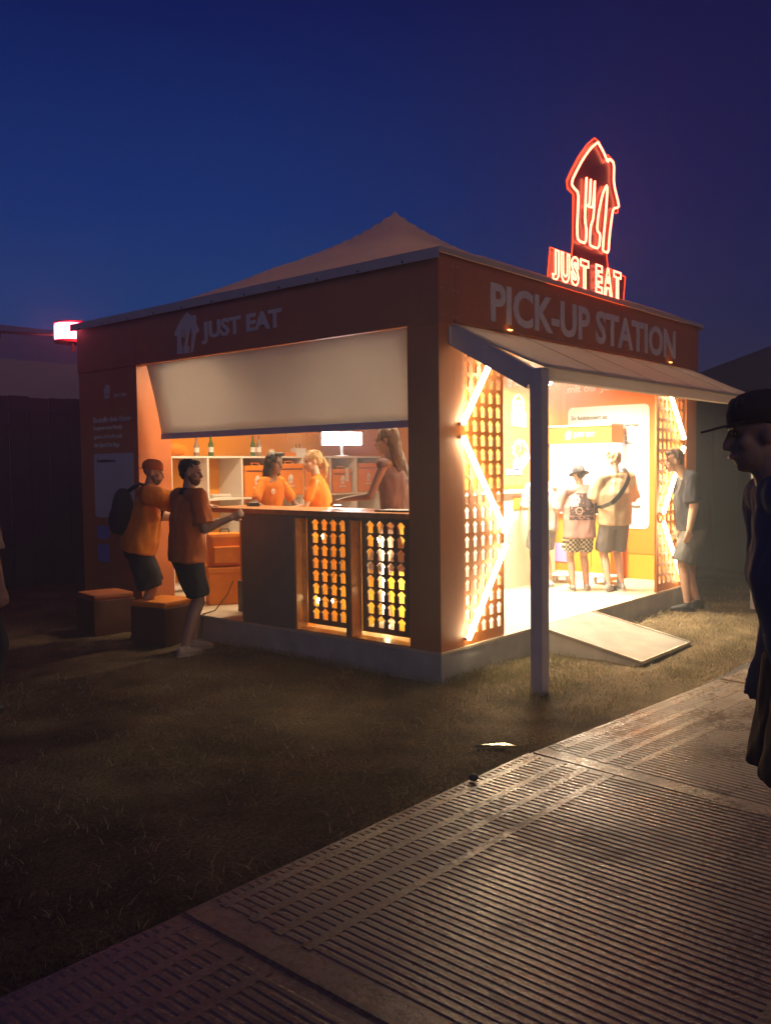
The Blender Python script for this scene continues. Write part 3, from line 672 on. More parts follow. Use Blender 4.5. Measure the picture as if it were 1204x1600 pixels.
carrier('orange delivery bag in the rightmost top pigeonhole', cellx(6), 4.66, zs[2] + .013, .03, 1.05, .42)
carrier('orange delivery bag in the low pigeonhole behind the entrance', 1.46, 4.66, zs[0] + .013, .08, 1.0, .46)
bp_ = thing('backpack', 'orange backpack leaning under the counter end beside the entrance', 'backpack', (.66, 3.42, .56), R(-30))
MB().box((-.19, -.11, 0), (.19, .11, .36)).build('pack_body', M['bag'], bp_, bevel=.04); MB().box((-.14, -.15, .04), (.14, -.112, .22)).build('front_pocket', M['bag'], bp_, bevel=.012)
MB().tube([(-.05, 0, .355), (-.04, 0, .40), (.04, 0, .40), (.05, 0, .355)], .008, 6).build('handle', M['black'], bp_)
tbx = thing('storage_box', 'orange storage box standing on the floor under the backpack', 'box', (.66, 3.42, FL), R(-30)); box('box_body', (-.2, -.15, 0), (.2, .15, .34), M['bag'], tbx, bevel=.01); box('box_lid', (-.21, -.16, .341), (.21, .16, .40), M['bag'], tbx, bevel=.01)
cb = MB().tube([(.42, 3.0, .45), (.36, 3.02, .32), (.20, 3.03, .16 + .008), (.0, 2.97, .163), (-.03, 2.95, .05), (-.06, 2.93, -.06)], .006, 6).build('power_cable', M['black']); tag(cb, 'thin black cable hanging beside the end of the counter', 'cable')
# papers
def paper(label, x, y, z, rz, n=4, w=.3, d=.21):
    t = thing('paper_stack', label, 'papers', (x, y, z), rz)
    for k in range(n): box('sheet', (-w / 2 + .004 * (k % 2), -d / 2 + .006 * (k % 3), k * .008), (w / 2 + .004 * (k % 3), d / 2, k * .008 + .007), M['paper'], t)
paper('stack of white papers on the shelf board left of the dark-haired server', 1.55, 4.66, zs[2] + .012, .1, 6)
paper('flat white papers on the middle shelf below the reaching hand', 1.46, 4.66, zs[1] + .012, -.05, 5, .4)
# shelf top goods
def bottle(label, x, glass, h=.24):
    t = thing('bottle', label, 'bottle', (x, 4.62, zs[3] + .012), 0, 'drink bottles on the shelf top')
    MB().lathe((0, 0, 0), [(.03, 0), (.033, .01), (.033, h * .55), (.014, h * .78), (.012, h * .95)], 14).build('glass_body', M[glass], t, smooth=True)
    MB().lathe((0, 0, h * .2), [(.0338, 0), (.0338, h * .25)], 14).build('paper_label', M['white'], t); MB().lathe((0, 0, h * .951), [(.014, 0), (.014, .02)], 10).build('bottle_cap', M['red'], t)
bottle('pale bottle left of the green bottle on the shelf top', 1.23, 'clearglass', .23); bottle('green glass bottle on the shelf top above the polo shirt man', 1.45, 'glass', .25)
bottle('left bottle of the pair above the dark-haired server', 2.13, 'glass', .26); bottle('right bottle of the pair above the dark-haired server', 2.23, 'clearglass', .26)
hb = thing('paper_bag', 'crumpled orange paper bag at the left end of the shelf top', 'paper bag', (.90, 4.68, zs[3] + .012)); MB().ell((0, 0, .09), .19, .15, .10, n=20).build('bag_body', M['bag'], hb, smooth=True)
MB().ell((.13, -.06, .08), .06, .05, .07).build('bag_fold', M['bag'], hb, smooth=True)
rb_ = tag(box('binder', (.66, 4.5, zs[3] - .10), (.70, 4.78, zs[3] + .20), M['red'], bevel=.004), 'dark red binder standing at the left end of the shelf', 'binder')
jr = thing('utensil_box', 'small white box of utensils on the shelf top', 'box', (2.96, 4.64, zs[3] + .012)); box('carton', (-.09, -.06, 0), (.09, .06, .11), M['white'], jr)
for k in range(5): MB().tube([(-.06 + .03 * k, 0, .09), (-.07 + .034 * k, .01 * (k % 2), .17)], .005, 6).build('utensil', M['black'] if k % 2 else M['board'], jr)
cp = thing('paper_cup', 'white paper cup on the shelf top beside the utensil box', 'cup', (2.45, 4.62, zs[3] + .012)); MB().lathe((0, 0, 0), [(.028, 0), (.038, .09)], 14).build('cup_body', M['white'], cp)
tray = thing('serving_tray', 'orange tray lying between the paper cup and utensil box', 'tray', (2.72, 4.66, zs[3] + .012)); box('tray_body', (-.13, -.1, 0), (.12, .1, .05), M['bag'], tray, bevel=.005)
wl_ = thing('work_lamp', 'dazzling white work lamp on a short stand on the shelf top', 'lamp', (3.80, 4.62, zs[3] + .012), R(-25))
box('lamp_face', (-.30, -.035, .17), (.30, -.02, .34), M['work'], wl_); box('lamp_housing', (-.31, -.0195, .16), (.31, .03, .35), M['greymetal'], wl_)
MB().tube([(0, 0, .02), (0, 0, .17)], .022).build('stem', M['white'], wl_); MB().lathe((0, 0, 0), [(.10, 0), (.10, .012), (.03, .02)], 18).build('lamp_base', M['white'], wl_)
MB().tube([(2.3, 4.4, 2.09), (3.1, 4.4, 2.09)], .02).build('rail', M['bag'], K)
for x in (2.5, 2.9): MB().tube([(x, 4.4, 2.07), (x + .05, 4.4, 2.0), (x + .02, 4.4, 1.95)], .008, 6).build('hook', M['bag'], K)
box('counter_back', (.50, .32, FL), (.515, 2.34, 1.19), mat('yellow_lit_back_panel', (.88, .45, .04), .5, var=.05), K)  # orange board, the bulbs' yellow light put into its colour
box('counter_divider', (.161, 1.66, FL), (.499, 1.68, 1.19), M['orange_in'], K)
bs = thing('bulb_string', 'warm glowing bulbs strung behind the cut-out boards under the counter', 'string lights', (0, 0, 0))
bpos = [(.24, 1.53, .985), (.30, 1.16, .985), (.24, 1.575, .395), (.26, 1.44, .40), (.30, 1.15, .46), (.30, 1.17, .20), (.36, .62, .52), (.34, .84, .22), (.34, .95, .97)]
for p in bpos: MB().ell(p, .022, .022, .028, n=10).build('bulb', M['bulb'], bs, smooth=True)
MB().tube(bpos, .003, 5).build('string_cord', M['black'], bs)
vt = thing('upright_light_tube', 'upright white light tube behind the right cut-out board under the counter', 'light', (.36, .88, .33)); MB().tube([(0, 0, 0), (0, 0, .68)], .022, 10).build('light_tube', M['bulb'], vt, smooth=True); MB().tube([(0, 0, -.18), (0, 0, -.001)], .015, 8).build('tube_socket', M['greymetal'], vt)
# counter goods
ph = thing('phone', 'glowing white phone held flat at the counter by the long-haired woman', 'phone', (.33, 1.42, 1.262), R(-38)); MB().box((-.04, -.09, 0), (.04, .09, .009)).build('phone_body', M['black'], ph, bevel=.002); box('screen', (-.036, -.085, .0092), (.036, .085, .0105), mat('lit_phone_screen', (.9, .9, .9), .2, var=0, emit=(1, .9, .8), estr=1.5), ph)
cdh = thing('card_reader', 'dark card reader on the counter before the dark-haired server', 'card reader', (.36, 2.60, 1.238), R(-30)); MB().box((-.05, -.09, 0), (.05, .09, .035)).build('reader_body', M['black'], cdh, bevel=.006); box('keypad', (-.035, -.06, .0352), (.035, .0, .038), M['greymetal'], cdh)
tr2 = thing('order_tablet', 'dark tablet lying on the counter at the right end', 'tablet', (.25, .62, 1.238), R(8)); MB().box((-.12, -.17, 0), (.12, .17, .012)).build('tablet_body', M['black'], tr2, bevel=.003); box('tablet_screen', (-.10, -.15, .0122), (.10, .15, .0135), M['greymetal'], tr2)
nap = tag(box('receipt', (.05, 1.02, 1.238), (.14, 1.22, 1.2395), M['paper']), 'white receipt lying on the counter edge near the phone', 'receipt')

# ------------------------------------------------------------------ ramp
rp_ = thing('ramp', 'grey wooden access ramp leaning on the platform edge', 'ramp', (0, 0, 0))
xa, xb, ye, ze = 1.45, 2.485, -1.0, GZ + .03
MB().add([(xa, -.001, FL - .002), (xb, -.001, FL - .002), (xb, ye, ze), (xa, ye, ze), (xa, -.001, FL - .03), (xb, -.001, FL - .03), (xb, ye, ze - .025), (xa, ye, ze - .025)],
         [(0, 3, 2, 1), (4, 5, 6, 7), (0, 1, 5, 4), (1, 2, 6, 5), (2, 3, 7, 6), (3, 0, 4, 7)]).build('ramp_deck', M['ramp'], rp_)
for x in (xa + .012, xb - .04):
    MB().add([(x, -.01, GZ - .04), (x + .028, -.01, GZ - .04), (x + .028, ye + .03, GZ - .04), (x, ye + .03, GZ - .04), (x, -.01, FL - .032), (x + .028, -.01, FL - .032), (x + .028, ye + .03, ze - .027), (x, ye + .03, ze - .027)],
             [(0, 3, 2, 1), (4, 5, 6, 7), (0, 1, 5, 4), (1, 2, 6, 5), (2, 3, 7, 6), (3, 0, 4, 7)]).build('ramp_cheek', M['plinth'], rp_)
for x in (xa, xb): MB().bar((x, -.01, FL + .001), (x, ye, ze + .003), .022, .012).build('edge_strip', M['edge'], rp_)
MB().bar((xa, ye, ze), (xb, ye, ze), .014, .022).build('edge_strip', M['edge'], rp_)

# ------------------------------------------------------------------ cube stools by the entrance
DCB = mat('dark_rust_board', (.10, .032, .018), .6, var=.15)
def cube(label, x, y, rz, s, m1, cm):
    t = thing('cube_stool', label, 'stool', (x, y, GZ), rz, 'cube stools by the entrance')
    MB().box((-s / 2, -s / 2, 0), (s / 2, s / 2, .36)).build('stool_body', m1, t, bevel=.008); MB().box((-s / 2 + .005, -s / 2 + .005, .361), (s / 2 - .005, s / 2 - .005, .42)).build('cushion', cm, t, bevel=.02)
cube('orange cube stool right behind the two customers', -.36, 3.12, R(12), .44, DCB, M['bag'])
cube('dark orange cube stool at the left corner of the stand', -.42, 4.05, R(-8), .44, DCB, mat('dimmed_orange_cushion', (.35, .10, .03), .7, var=.2))  # orange cushion too, its dimmer light put into a darker colour

# ------------------------------------------------------------------ litter
lt = MB().add([(-1.21, -1.13, GZ + .012), (-1.04, -1.25, GZ + .02), (-1.02, -1.33, GZ + .012), (-1.19, -1.18, GZ + .03), (-1.12, -1.26, GZ + .012)], [(0, 4, 1), (4, 2, 1), (0, 1, 3), (3, 1, 2)]).build('litter_wrapper', M['foil'])
s_ = lt.modifiers.new('thick', 'SOLIDIFY'); s_.thickness = .002; tag(lt, 'shiny torn wrapper lying in the grass near the walkway', 'litter')
tag(MB().ell((-1.72, -1.50, -.015), .030, .024, .020).build('stone', M['stone'], smooth=True), 'dark lump lying on the edge of the ribbed walkway', 'stone')

# ------------------------------------------------------------------ surroundings
fn = thing('fence', 'dark board fence behind the left side of the stand', 'fence', (0, 0, 0))
for k in range(46):
    x = -9 + k * .30; box('board', (x, 8.0 + .01 * (k % 2), GZ - .05), (x + .285, 8.03 + .01 * (k % 2), 2.66 + .01 * ((k * 7) % 3)), M['fence'], fn)
for z in (.5, 2.2): box('rail', (-9, 8.045, z), (4.8, 8.09, z + .08), M['fence'], fn)
for z in (.45, 2.45): box('rail', (-9, 7.965, z), (4.8, 7.998, z + .06), M['fence'], fn)
tn = thing('marquee_tent', 'long pale low-roofed tent beyond the dark fence', 'tent', (0, 0, 0))
MB().add([(-12, 12, 3.7), (9, 12, 3.7), (9, 16, 5.0), (-12, 16, 5.0), (-12, 12, 3.0), (9, 12, 3.0), (-12, 16, 3.0), (9, 16, 3.0)], [(0, 1, 2, 3), (4, 5, 1, 0), (4, 0, 3, 6), (5, 7, 2, 1), (6, 3, 2, 7)]).build('tent_roof', M['tent'], tn)
box('tent_wall', (-11.9, 12.1, GZ - .05), (8.9, 15.9, 3.0), M['tent'], tn)
# dark shed and tent at the right
sd = thing('dark_shed', 'dark boarded shed wall behind the right end of the stand', 'shed', (0, 0, 0))
for k in range(24):
    y = -6.5 + k * .42; box('board', (8.6 + .008 * (k % 2), y, GZ - .05), (8.64 + .008 * (k % 2), y + .41, 2.62), M['shed'], sd)
box('wall_core', (8.66, -6.5, GZ - .05), (11, 3.58, 2.6), M['shed'], sd); box('shed_roof', (8.5, -6.6, 2.63), (11.1, 3.7, 2.72), M['shed'], sd)
t2 = thing('peaked_tent', 'dark peaked tent rising behind the right shed', 'tent', (14.2, .2, 0))
MB().add([(-2.6, -4.5, 2.7), (2.6, -4.5, 2.7), (2.6, 4.5, 2.7), (-2.6, 4.5, 2.7), (0, -1.5, 5.0)], [(0, 1, 4), (1, 2, 4), (2, 3, 4), (3, 0, 4)]).build('tent_roof', M['shed'], t2); box('tent_wall', (-2.5, -4.4, GZ - .05), (2.5, 4.4, 2.69), M['shed'], t2)

# ------------------------------------------------------------------ people
def remeshed(b, voxel, smooth_it=4, fac=.5, disp=0, dscale=8, seed=0):
    me0 = b.mesh('raw'); o = bpy.data.objects.new('raw', me0); COL.objects.link(o)
    r = o.modifiers.new('r', 'REMESH'); r.mode = 'VOXEL'; r.voxel_size = voxel
    s = o.modifiers.new('s', 'SMOOTH'); s.factor = fac; s.iterations = smooth_it
    me = baked(o); bpy.data.objects.remove(o); bpy.data.meshes.remove(me0)
    if disp:
        n = len(me.vertices); co = np.empty(n * 3); me.vertices.foreach_get('co', co); co = co.reshape(-1, 3)
        no = np.empty(n * 3); me.vertices.foreach_get('normal', no); no = no.reshape(-1, 3)
        d = np.array([noise.noise((p[0] * dscale * 1.2 + seed, p[1] * dscale * 1.2, p[2] * dscale * .55)) + .5 * noise.noise((p[0] * dscale * 3 + seed, p[1] * dscale * 3, p[2] * dscale * 1.4)) for p in co])
        co = co + no * (d * disp)[:, None]; me.vertices.foreach_set('co', co.ravel()); me.update()
    return me
_skin = {}
def skin(col):
    if col not in _skin: _skin[col] = mat('skin', col, .5, var=.08, vscale=14)
    return _skin[col]
def cloth(name, col, **k): return mat(name, col, .85, var=k.pop('var', .1), vscale=10, bump=.25, bscale=120, **k)
def ik(a, b, l1, l2, pole):
    a, b, pole = Vector(a), Vector(b), Vector(pole); d = b - a; L = min(d.length, l1 + l2 - .002); u = d.normalized()
    b = a + u * L; x = (l1 * l1 - l2 * l2 + L * L) / (2 * L); h = math.sqrt(max(0, l1 * l1 - x * x))
    p = (pole - pole.dot(u) * u).normalized(); return a + u * x + p * h, b
def hand(b, w, d, pn, side, s, curl=.5):
    """palm with four bent fingers of unequal length and a thumb off its side; d along the hand, pn palm normal"""
    d = Vector(d).normalized(); pn = Vector(pn); pn = (pn - pn.dot(d) * d).normalized(); sd = d.cross(pn) * side
    c = Vector(w) + d * .045 * s
    b.loft([(Vector(w) - d * .01 * s, .026 * s, .017 * s, sd, pn), (Vector(w) + d * .03 * s, .036 * s, .015 * s, sd, pn), (Vector(w) + d * .075 * s, .040 * s, .013 * s, sd, pn), (Vector(w) + d * .09 * s, .036 * s, .010 * s, sd, pn)], 14)
    for k, (off, L) in enumerate(((-.030, .070), (-.010, .080), (.011, .074), (.030, .058))):
        p = Vector(w) + d * .085 * s + sd * off * s; dir_ = (d + sd * off * 1.2).normalized(); seg = L * s / 3; r = .0092 * s
        for j in range(3):
            dir2 = (dir_ * math.cos(curl * (j + .6)) + pn * math.sin(curl * (j + .6))).normalized(); q = p + dir2 * seg * (1.15 - .12 * j)
            b.capsule(p, q, r, r * .93, n=8, hint=sd); p = q; r *= .93
    p = Vector(w) + d * .03 * s - sd * .030 * s
    q = p + (d * .75 - sd * .75 + pn * .35).normalized() * .038 * s; b.capsule(p, q, .013 * s, .011 * s, n=8, hint=pn)
    q2 = q + (d * .95 - sd * .15 + pn * .35).normalized() * .032 * s; b.capsule(q, q2, .011 * s, .009 * s, n=8, hint=pn)
def Rz(a): return Matrix.Rotation(a, 3, 'Z')
def Rx(a): return Matrix.Rotation(a, 3, 'X')

def person(label, loc, face, H=1.75, sk=(.55, .33, .22), build=1.0, belly=0, lean=(0, 0), arms=None, feet=None, head=(0, 0), group=None,
           shirt=None, sleeve=.5, hem=0, loose=1.0, shorts=None, short_len=.55, shorts_loose=1.0, skirt=False, long_legs=False, shoes=None, sole=None, socks=None, sock_h=.10,
           poff=0, hair=None, hair_style='short', beard=None, female=False, voxel=.0085, long_sleeve=None, hoff=(0, 0, 0)):
    """built in its own frame: +y is where the body faces, x to its right, z up; returns the body object and its joints"""
    s = H / 1.75; S = s
    feet = feet or ((-.11, .02, 0), (.11, .0, 0))
    J = {}
    px = (feet[0][0] + feet[1][0]) / 2 * s
    pel = Vector((px, (feet[0][1] + feet[1][1]) / 2 * s - lean[1] * .25 * s + poff * s, .93 * s))
    nk = pel + Vector((lean[0] * s, lean[1] * s, math.sqrt(max(.1, .565 ** 2 - lean[0] ** 2 - lean[1] ** 2)) * s))
    up = (nk - pel).normalized(); X = Vector((1, 0, 0)); X = (X - X.dot(up) * up).normalized(); Y = up.cross(X)
    sw = (.165 if female else .185) * build * s; hw = .088 * s * (1 + .3 * (build - 1))
    hd = nk + up * .082 * s + Vector((0, .035, .078)) * s + Vector(hoff) * s
    HR = Rz(head[0]) @ Rx(head[1])
    sh = {-1: nk - up * .055 * s - X * sw, 1: nk - up * .055 * s + X * sw}
    arms = arms or {}
    el, wr, hdir = {}, {}, {}
    for sd in (-1, 1):
        a = arms.get(sd, dict(u=(sd * .16, -.03, -1), f=(sd * .04, .22, -1)))
        el[sd] = sh[sd] + Vector(a['u']).normalized() * .29 * s; wr[sd] = el[sd] + Vector(a['f']).normalized() * .25 * s
        hdir[sd] = (Vector(a.get('h', a['f'])).normalized(), Vector(a.get('p', (-sd, .25, 0))), a.get('c', .45))
    hip = {sd: pel + Vector((sd * hw, 0, -.02 * s)) for sd in (-1, 1)}
    kn, an = {}, {}
    for i, sd in enumerate((-1, 1)):
        f = Vector(feet[i][:3]) * s; ank = Vector((f.x, f.y, f.z + .085 * s)); kn[sd], an[sd] = ik(hip[sd], ank, .435 * s, .425 * s, (sd * .05, 1, 0))
    fa = {sd: (feet[i][3] if len(feet[i]) > 3 else -sd * .15) for i, sd in enumerate((-1, 1))}
    # body
    b = MB(); th = (.082 if not female else .086) * s * (1 + .5 * (build - 1)); ar = .047 * s * build * (.85 if female else 1)
    tor = [(0, .150, .105), (.10, .150, .108), (.22, .132 if not female else .115, .098), (.36, .155, .112), (.46, .165, .10), (.52, .11, .075)]
    b.loft([(pel + up * (t * s) - up * .03 * s, rx * s * build, ry * s * (1 + belly * (t < .3) * .6), X, Y) for t, rx, ry in [(-.04, .11, .08)] + tor], 20)
    b.capsule(nk - up * .06 * s, hd - Vector((0, .01, .03)) * s, .060 * s * (.9 if female else 1.05), .052 * s * (.85 if female else 1.0), n=14)
    for sd in (-1, 1):
        b.capsule(sh[sd], el[sd], ar * 1.12, ar * .82); b.capsule(el[sd], wr[sd], ar * .86, ar * .56)
        b.capsule(nk - up * .05 * s - X * .03 * sd * 0, sh[sd], .062 * s, ar * 1.15)
        hand(b, wr[sd], *hdir[sd][:2], sd, s, hdir[sd][2])
        b.capsule(hip[sd], kn[sd], th, .055 * s, n=16); kc = kn[sd].lerp(an[sd], .3) + Vector((0, -.012, 0)) * s
        b.capsule(kn[sd], kc, .053 * s, .056 * s); b.capsule(kc, an[sd], .056 * s, .036 * s)
        fd = Vector((math.sin(-fa[sd]) * -1, math.cos(fa[sd]), 0)); b.capsule(an[sd] - Vector((0, 0, .035)) * s, an[sd] + (fd * .12 - Vector((0, 0, .05))) * s, .036 * s, .028 * s)
    hs = s * .235 / .235
    def h_(x, y, z): return hd + HR @ Vector((x, y, z)) * hs
    b.ell(h_(0, -.012, .035), .074 * hs, .094 * hs, .086 * hs, HR, 20); b.ell(h_(0, .022, -.045), .057 * hs, .062 * hs, .070 * hs, HR, 16); b.ell(h_(0, .052, -.092), .026 * hs, .024 * hs, .020 * hs, HR)
    b.capsule(h_(0, .082, .012), h_(0, .099, -.028), .010 * hs, .0145 * hs, n=10); b.capsule(h_(-.034, .072, .030), h_(.034, .072, .030), .011 * hs, .011 * hs, n=10)
    b.capsule(h_(-.016, .080, -.060), h_(.016, .080, -.060), .010 * hs, .010 * hs, n=10)
    for sd in (-1, 1): b.ell(h_(sd * .076, -.008, -.006), .010 * hs, .019 * hs, .031 * hs, HR @ Rz(sd * .35), 12); b.ell(h_(sd * .042, .052, -.02), .022 * hs, .022 * hs, .022 * hs, HR)
    body = link('person', remeshed(b, voxel * s, 3), skin(sk), smooth=True)
    body.location = loc; body.rotation_euler = (0, 0, face - math.pi / 2)
    tag(body, label, 'person', group)
    def child(name, bb, m, vx=.012, it=5, disp=0, ds=8, sm=True): return link(name, remeshed(bb, vx * s, it, disp=disp, dscale=ds, seed=loc[0] * 7), m, body, sm)
    eye = mat('eye', (.05, .035, .03), .15, var=0) if 'eye' not in M else M['eye']; M['eye'] = eye
    for sd in (-1, 1):
        MB().ell(h_(sd * .030, .079, .008), .012 * hs, .008 * hs, .0075 * hs, HR, 10).build('eye', eye, body, smooth=True)
        if hair: MB().capsule(h_(sd * .016, .0855, .033), h_(sd * .046, .074, .034), .0045 * hs, .0035 * hs, n=6).build('eyebrow', hair, body)
    lm = M.setdefault('lips', mat('lips', (.33, .12, .09), .5, var=0)); MB().capsule(h_(-.019, .0885, -.060), h_(.019, .0885, -.060), .0065 * hs, .0065 * hs, n=8).build('lips', lm, body, smooth=True)
    # shirt
    if shirt:
        l = loose; q = MB(); r0 = (pel + up * (hem * s))
        secs = [(-.02, .168, .125), (.10, .165, .124), (.22, .162, .122), (.34, .172, .125), (.43, .178, .115), (.485, .150, .095), (.525, .085, .070)]
        pts = []
        for t, rx, ry in secs:
            tt = hem + (t + .02) / .545 * (.525 - hem)
            pts.append((pel + up * tt * s, rx * s * build * (l if t < .4 else 1), ry * s * (l if t < .4 else 1) * (1 + belly * max(0, 1 - abs(t - .12) / .3)) + 0, X, Y))
        if belly: pts = [(c + Y * .05 * belly * s * (1 if c.z < nk.z - .2 else .3), rx, ry, x_, y_) for c, rx, ry, x_, y_ in pts]
        q.loft(pts, 26)
        for sd in (-1, 1):
            e = sh[sd].lerp(el[sd], min(1, sleeve * 2)) ; w2 = 1.75 if not female else 1.42
            q.capsule(nk - up * .036 * s, sh[sd] + up * .008 * s, (.070 if not female else .058) * s, ar * (1.45 if not female else 1.25), n=14)
            k0 = 1.45 if not female else 1.25; q.capsule(sh[sd] + up * .004 * s, e, ar * k0, ar * (w2 if sleeve < .49 else 1.6), round_ends=False, n=18); q.ell(sh[sd] + up * .004 * s, ar * k0, ar * k0, ar * k0)
            if long_sleeve: q.capsule(el[sd], wr[sd], ar * 1.5, ar * 1.05, n=14)
        so = child('shirt', q, shirt, .0125, 5, .017, 7)
    if shorts:
        q = MB(); l = shorts_loose
        q.loft([(pel + Vector((0, 0, z)) * s, rx * s * build, ry * s * (1 + .3 * (build - 1)), (1, 0, 0), (0, 1, 0)) for z, rx, ry in ((.08, .140, .100), (.0, .156, .112), (-.08, .165, .120), (-.13, .13, .10))], 22)
        for sd in (-1, 1):
            e = hip[sd].lerp(kn[sd], short_len * 1.55) if short_len < .65 else kn[sd].lerp(an[sd], (short_len - .65) * 2.6)
            if short_len < .65: q.capsule(hip[sd], e, th * 1.12 * l, th * 1.12 * l * (1.04 if not skirt else 1.3), round_ends=False, n=20)
            else: q.capsule(hip[sd], kn[sd], th * 1.15 * l, .085 * s * l, n=20); q.capsule(kn[sd], e, .085 * s * l, .078 * s * l, round_ends=False, n=20)
        if skirt: q.loft([(pel - Vector((0, 0, .05)) * s, .17 * s, .13 * s, (1, 0, 0), (0, 1, 0)), (pel - Vector((0, 0, .40)) * s, .25 * s, .22 * s, (1, 0, 0), (0, 1, 0))], 24)
        child('shorts', q, shorts, .0125, 4, .012, 8)
    for sd in (-1, 1):
        fd = Rz(-fa[sd]) @ Vector((0, 1, 0)); a0 = an[sd] - Vector((0, 0, .085 * s))
        if socks: child('sock', MB().capsule(an[sd] + (kn[sd] - an[sd]).normalized() * sock_h * s, an[sd] - Vector((0, 0, .03 * s)), .043 * s, .043 * s, n=12, round_ends=False), socks, .009, 3)
        if shoes:
            sxx = Vector((fd.y, -fd.x, 0)); q = MB()
            q.loft([(a0 - fd * .075 * s + Vector((0, 0, .045)) * s, .022 * s, .030 * s, sxx, (0, 0, 1)), (a0 - fd * .055 * s + Vector((0, 0, .050)) * s, .036 * s, .045 * s, sxx, (0, 0, 1)), (a0 + Vector((0, 0, .052)) * s, .040 * s, .048 * s, sxx, (0, 0, 1)),
                    (a0 + fd * .07 * s + Vector((0, 0, .042)) * s, .044 * s, .036 * s, sxx, (0, 0, 1)), (a0 + fd * .14 * s + Vector((0, 0, .034)) * s, .045 * s, .026 * s, sxx, (0, 0, 1)), (a0 + fd * .185 * s + Vector((0, 0, .028)) * s, .026 * s, .016 * s, sxx, (0, 0, 1))], 16)
            q.capsule(a0 + Vector((0, 0, .06)) * s, a0 + Vector((0, 0, .10)) * s, .044 * s, .043 * s, n=12, round_ends=False)
            sh_o = child('shoe', q, shoes, .009, 3)
            sb_ = MB().loft([(a0 + fd * .055 * s + Vector((0, 0, z)) * s, .047 * s, .140 * s, sxx, fd) for z in (.001, .024)], 20); so_ = sb_.build('sole', sole or shoes, sh_o); 
    # hair
    if hair and hair_style != 'none':
        q = MB()
        if hair_style in ('short', 'fade', 'tousled'):
            q.ell(h_(0, -.030, .058), .080 * hs, .092 * hs, .078 * hs, HR, 18); q.ell(h_(0, -.062, .015), .066 * hs, .048 * hs, .070 * hs, HR, 16)
            q.capsule(h_(-.032, .050, .096), h_(.032, .050, .096), .022 * hs, .022 * hs, n=10)
            if hair_style == 'tousled':
                for k in range(14): a = k * 2.4; q.ell(h_(.055 * math.cos(a), .055 * math.sin(a) - .01, .105 + .012 * math.sin(k * 5)), .026 * hs, .026 * hs, .022 * hs)
        if hair_style in ('long', 'bob', 'pony'):
            q.ell(h_(0, -.024, .050), .086 * hs, .098 * hs, .084 * hs, HR, 18)
            if hair_style == 'long':
                q.loft([(h_(0, -.045, .05), .085 * hs, .075 * hs, HR @ Vector((1, 0, 0)), HR @ Vector((0, 1, 0))), (h_(0, -.07, -.08), .098 * hs, .060 * hs, HR @ Vector((1, 0, 0)), Vector((0, 1, 0))), (h_(0, -.105, -.22), .112 * hs, .048 * hs, X, Y), (h_(0, -.125, -.36), .105 * hs, .036 * hs, X, Y), (h_(0, -.13, -.47), .075 * hs, .02 * hs, X, Y)], 20)
            if hair_style == 'bob':
                for sd in (-1, 1): q.capsule(h_(sd * .066, -.02, .03), h_(sd * .078, -.01, -.125), .034 * hs, .026 * hs)
                q.capsule(h_(0, -.07, .03), h_(0, -.085, -.14), .07 * hs, .062 * hs)
            if hair_style == 'pony':
                q.ell(h_(0, -.05, .02), .074 * hs, .060 * hs, .08 * hs, HR); q.capsule(h_(0, -.12, .02), h_(0, -.150, -.06), .026 * hs, .034 * hs); q.capsule(h_(0, -.150, -.06), h_(0, -.13, -.20), .034 * hs, .016 * hs)
        child('hair', q, hair, .008, 2, .010, 30)
    if beard:
        q = MB().ell(h_(0, .030, -.072), .0575 * hs, .056 * hs, .048 * hs, HR, 16); q.capsule(h_(-.058, .0, -.03), h_(-.05, .03, -.08), .02 * hs, .02 * hs); q.capsule(h_(.058, .0, -.03), h_(.05, .03, -.08), .02 * hs, .02 * hs)
        child('beard', q, beard, .009, 2, .003, 30)
    J.update(pel=pel, nk=nk, hd=hd, sh=sh, el=el, wr=wr, up=up, X=X, Y=Y, HR=HR, h=h_, hs=hs, s=s, kn=kn, an=an, hip=hip)
    return body, J
def cap_on(body, J, m, back=False, bill=True):
    h, hs, HR = J['h'], J['hs'], J['HR']; q = MB().loft([(h(0, -.014, z), r * hs, r * 1.16 * hs, HR @ Vector((1, 0, 0)), HR @ Vector((0, 1, 0))) for z, r in ((.035, .088), (.075, .090), (.105, .078), (.128, .052), (.137, .015))], 22)
    c = q.build('cap', m, body, smooth=True)
    if bill:
        sg = -1 if back else 1; vs = []; n = 12
        for zt in (0, .006):
            for k in range(n + 1):
                a = math.pi * k / n; vs.append(h(.074 * math.cos(a), sg * (.055 + .115 * math.sin(a)), .040 - .018 * math.sin(a) + zt))
        o = n + 1; f = [tuple(range(o)), tuple(range(2 * o - 1, o - 1, -1))] + [(k, k + o, k + 1 + o, k + 1) for k in range(n)] + [(0, n, n + o, o)]
        MB().add(vs, f).build('cap_bill', m, c)
    return c
def ang(dx, dy): return math.atan2(dy, dx)
IMG_R = ang(.65, -.76); IMG_L = ang(-.65, .76); AWAY = ang(.76, .65)

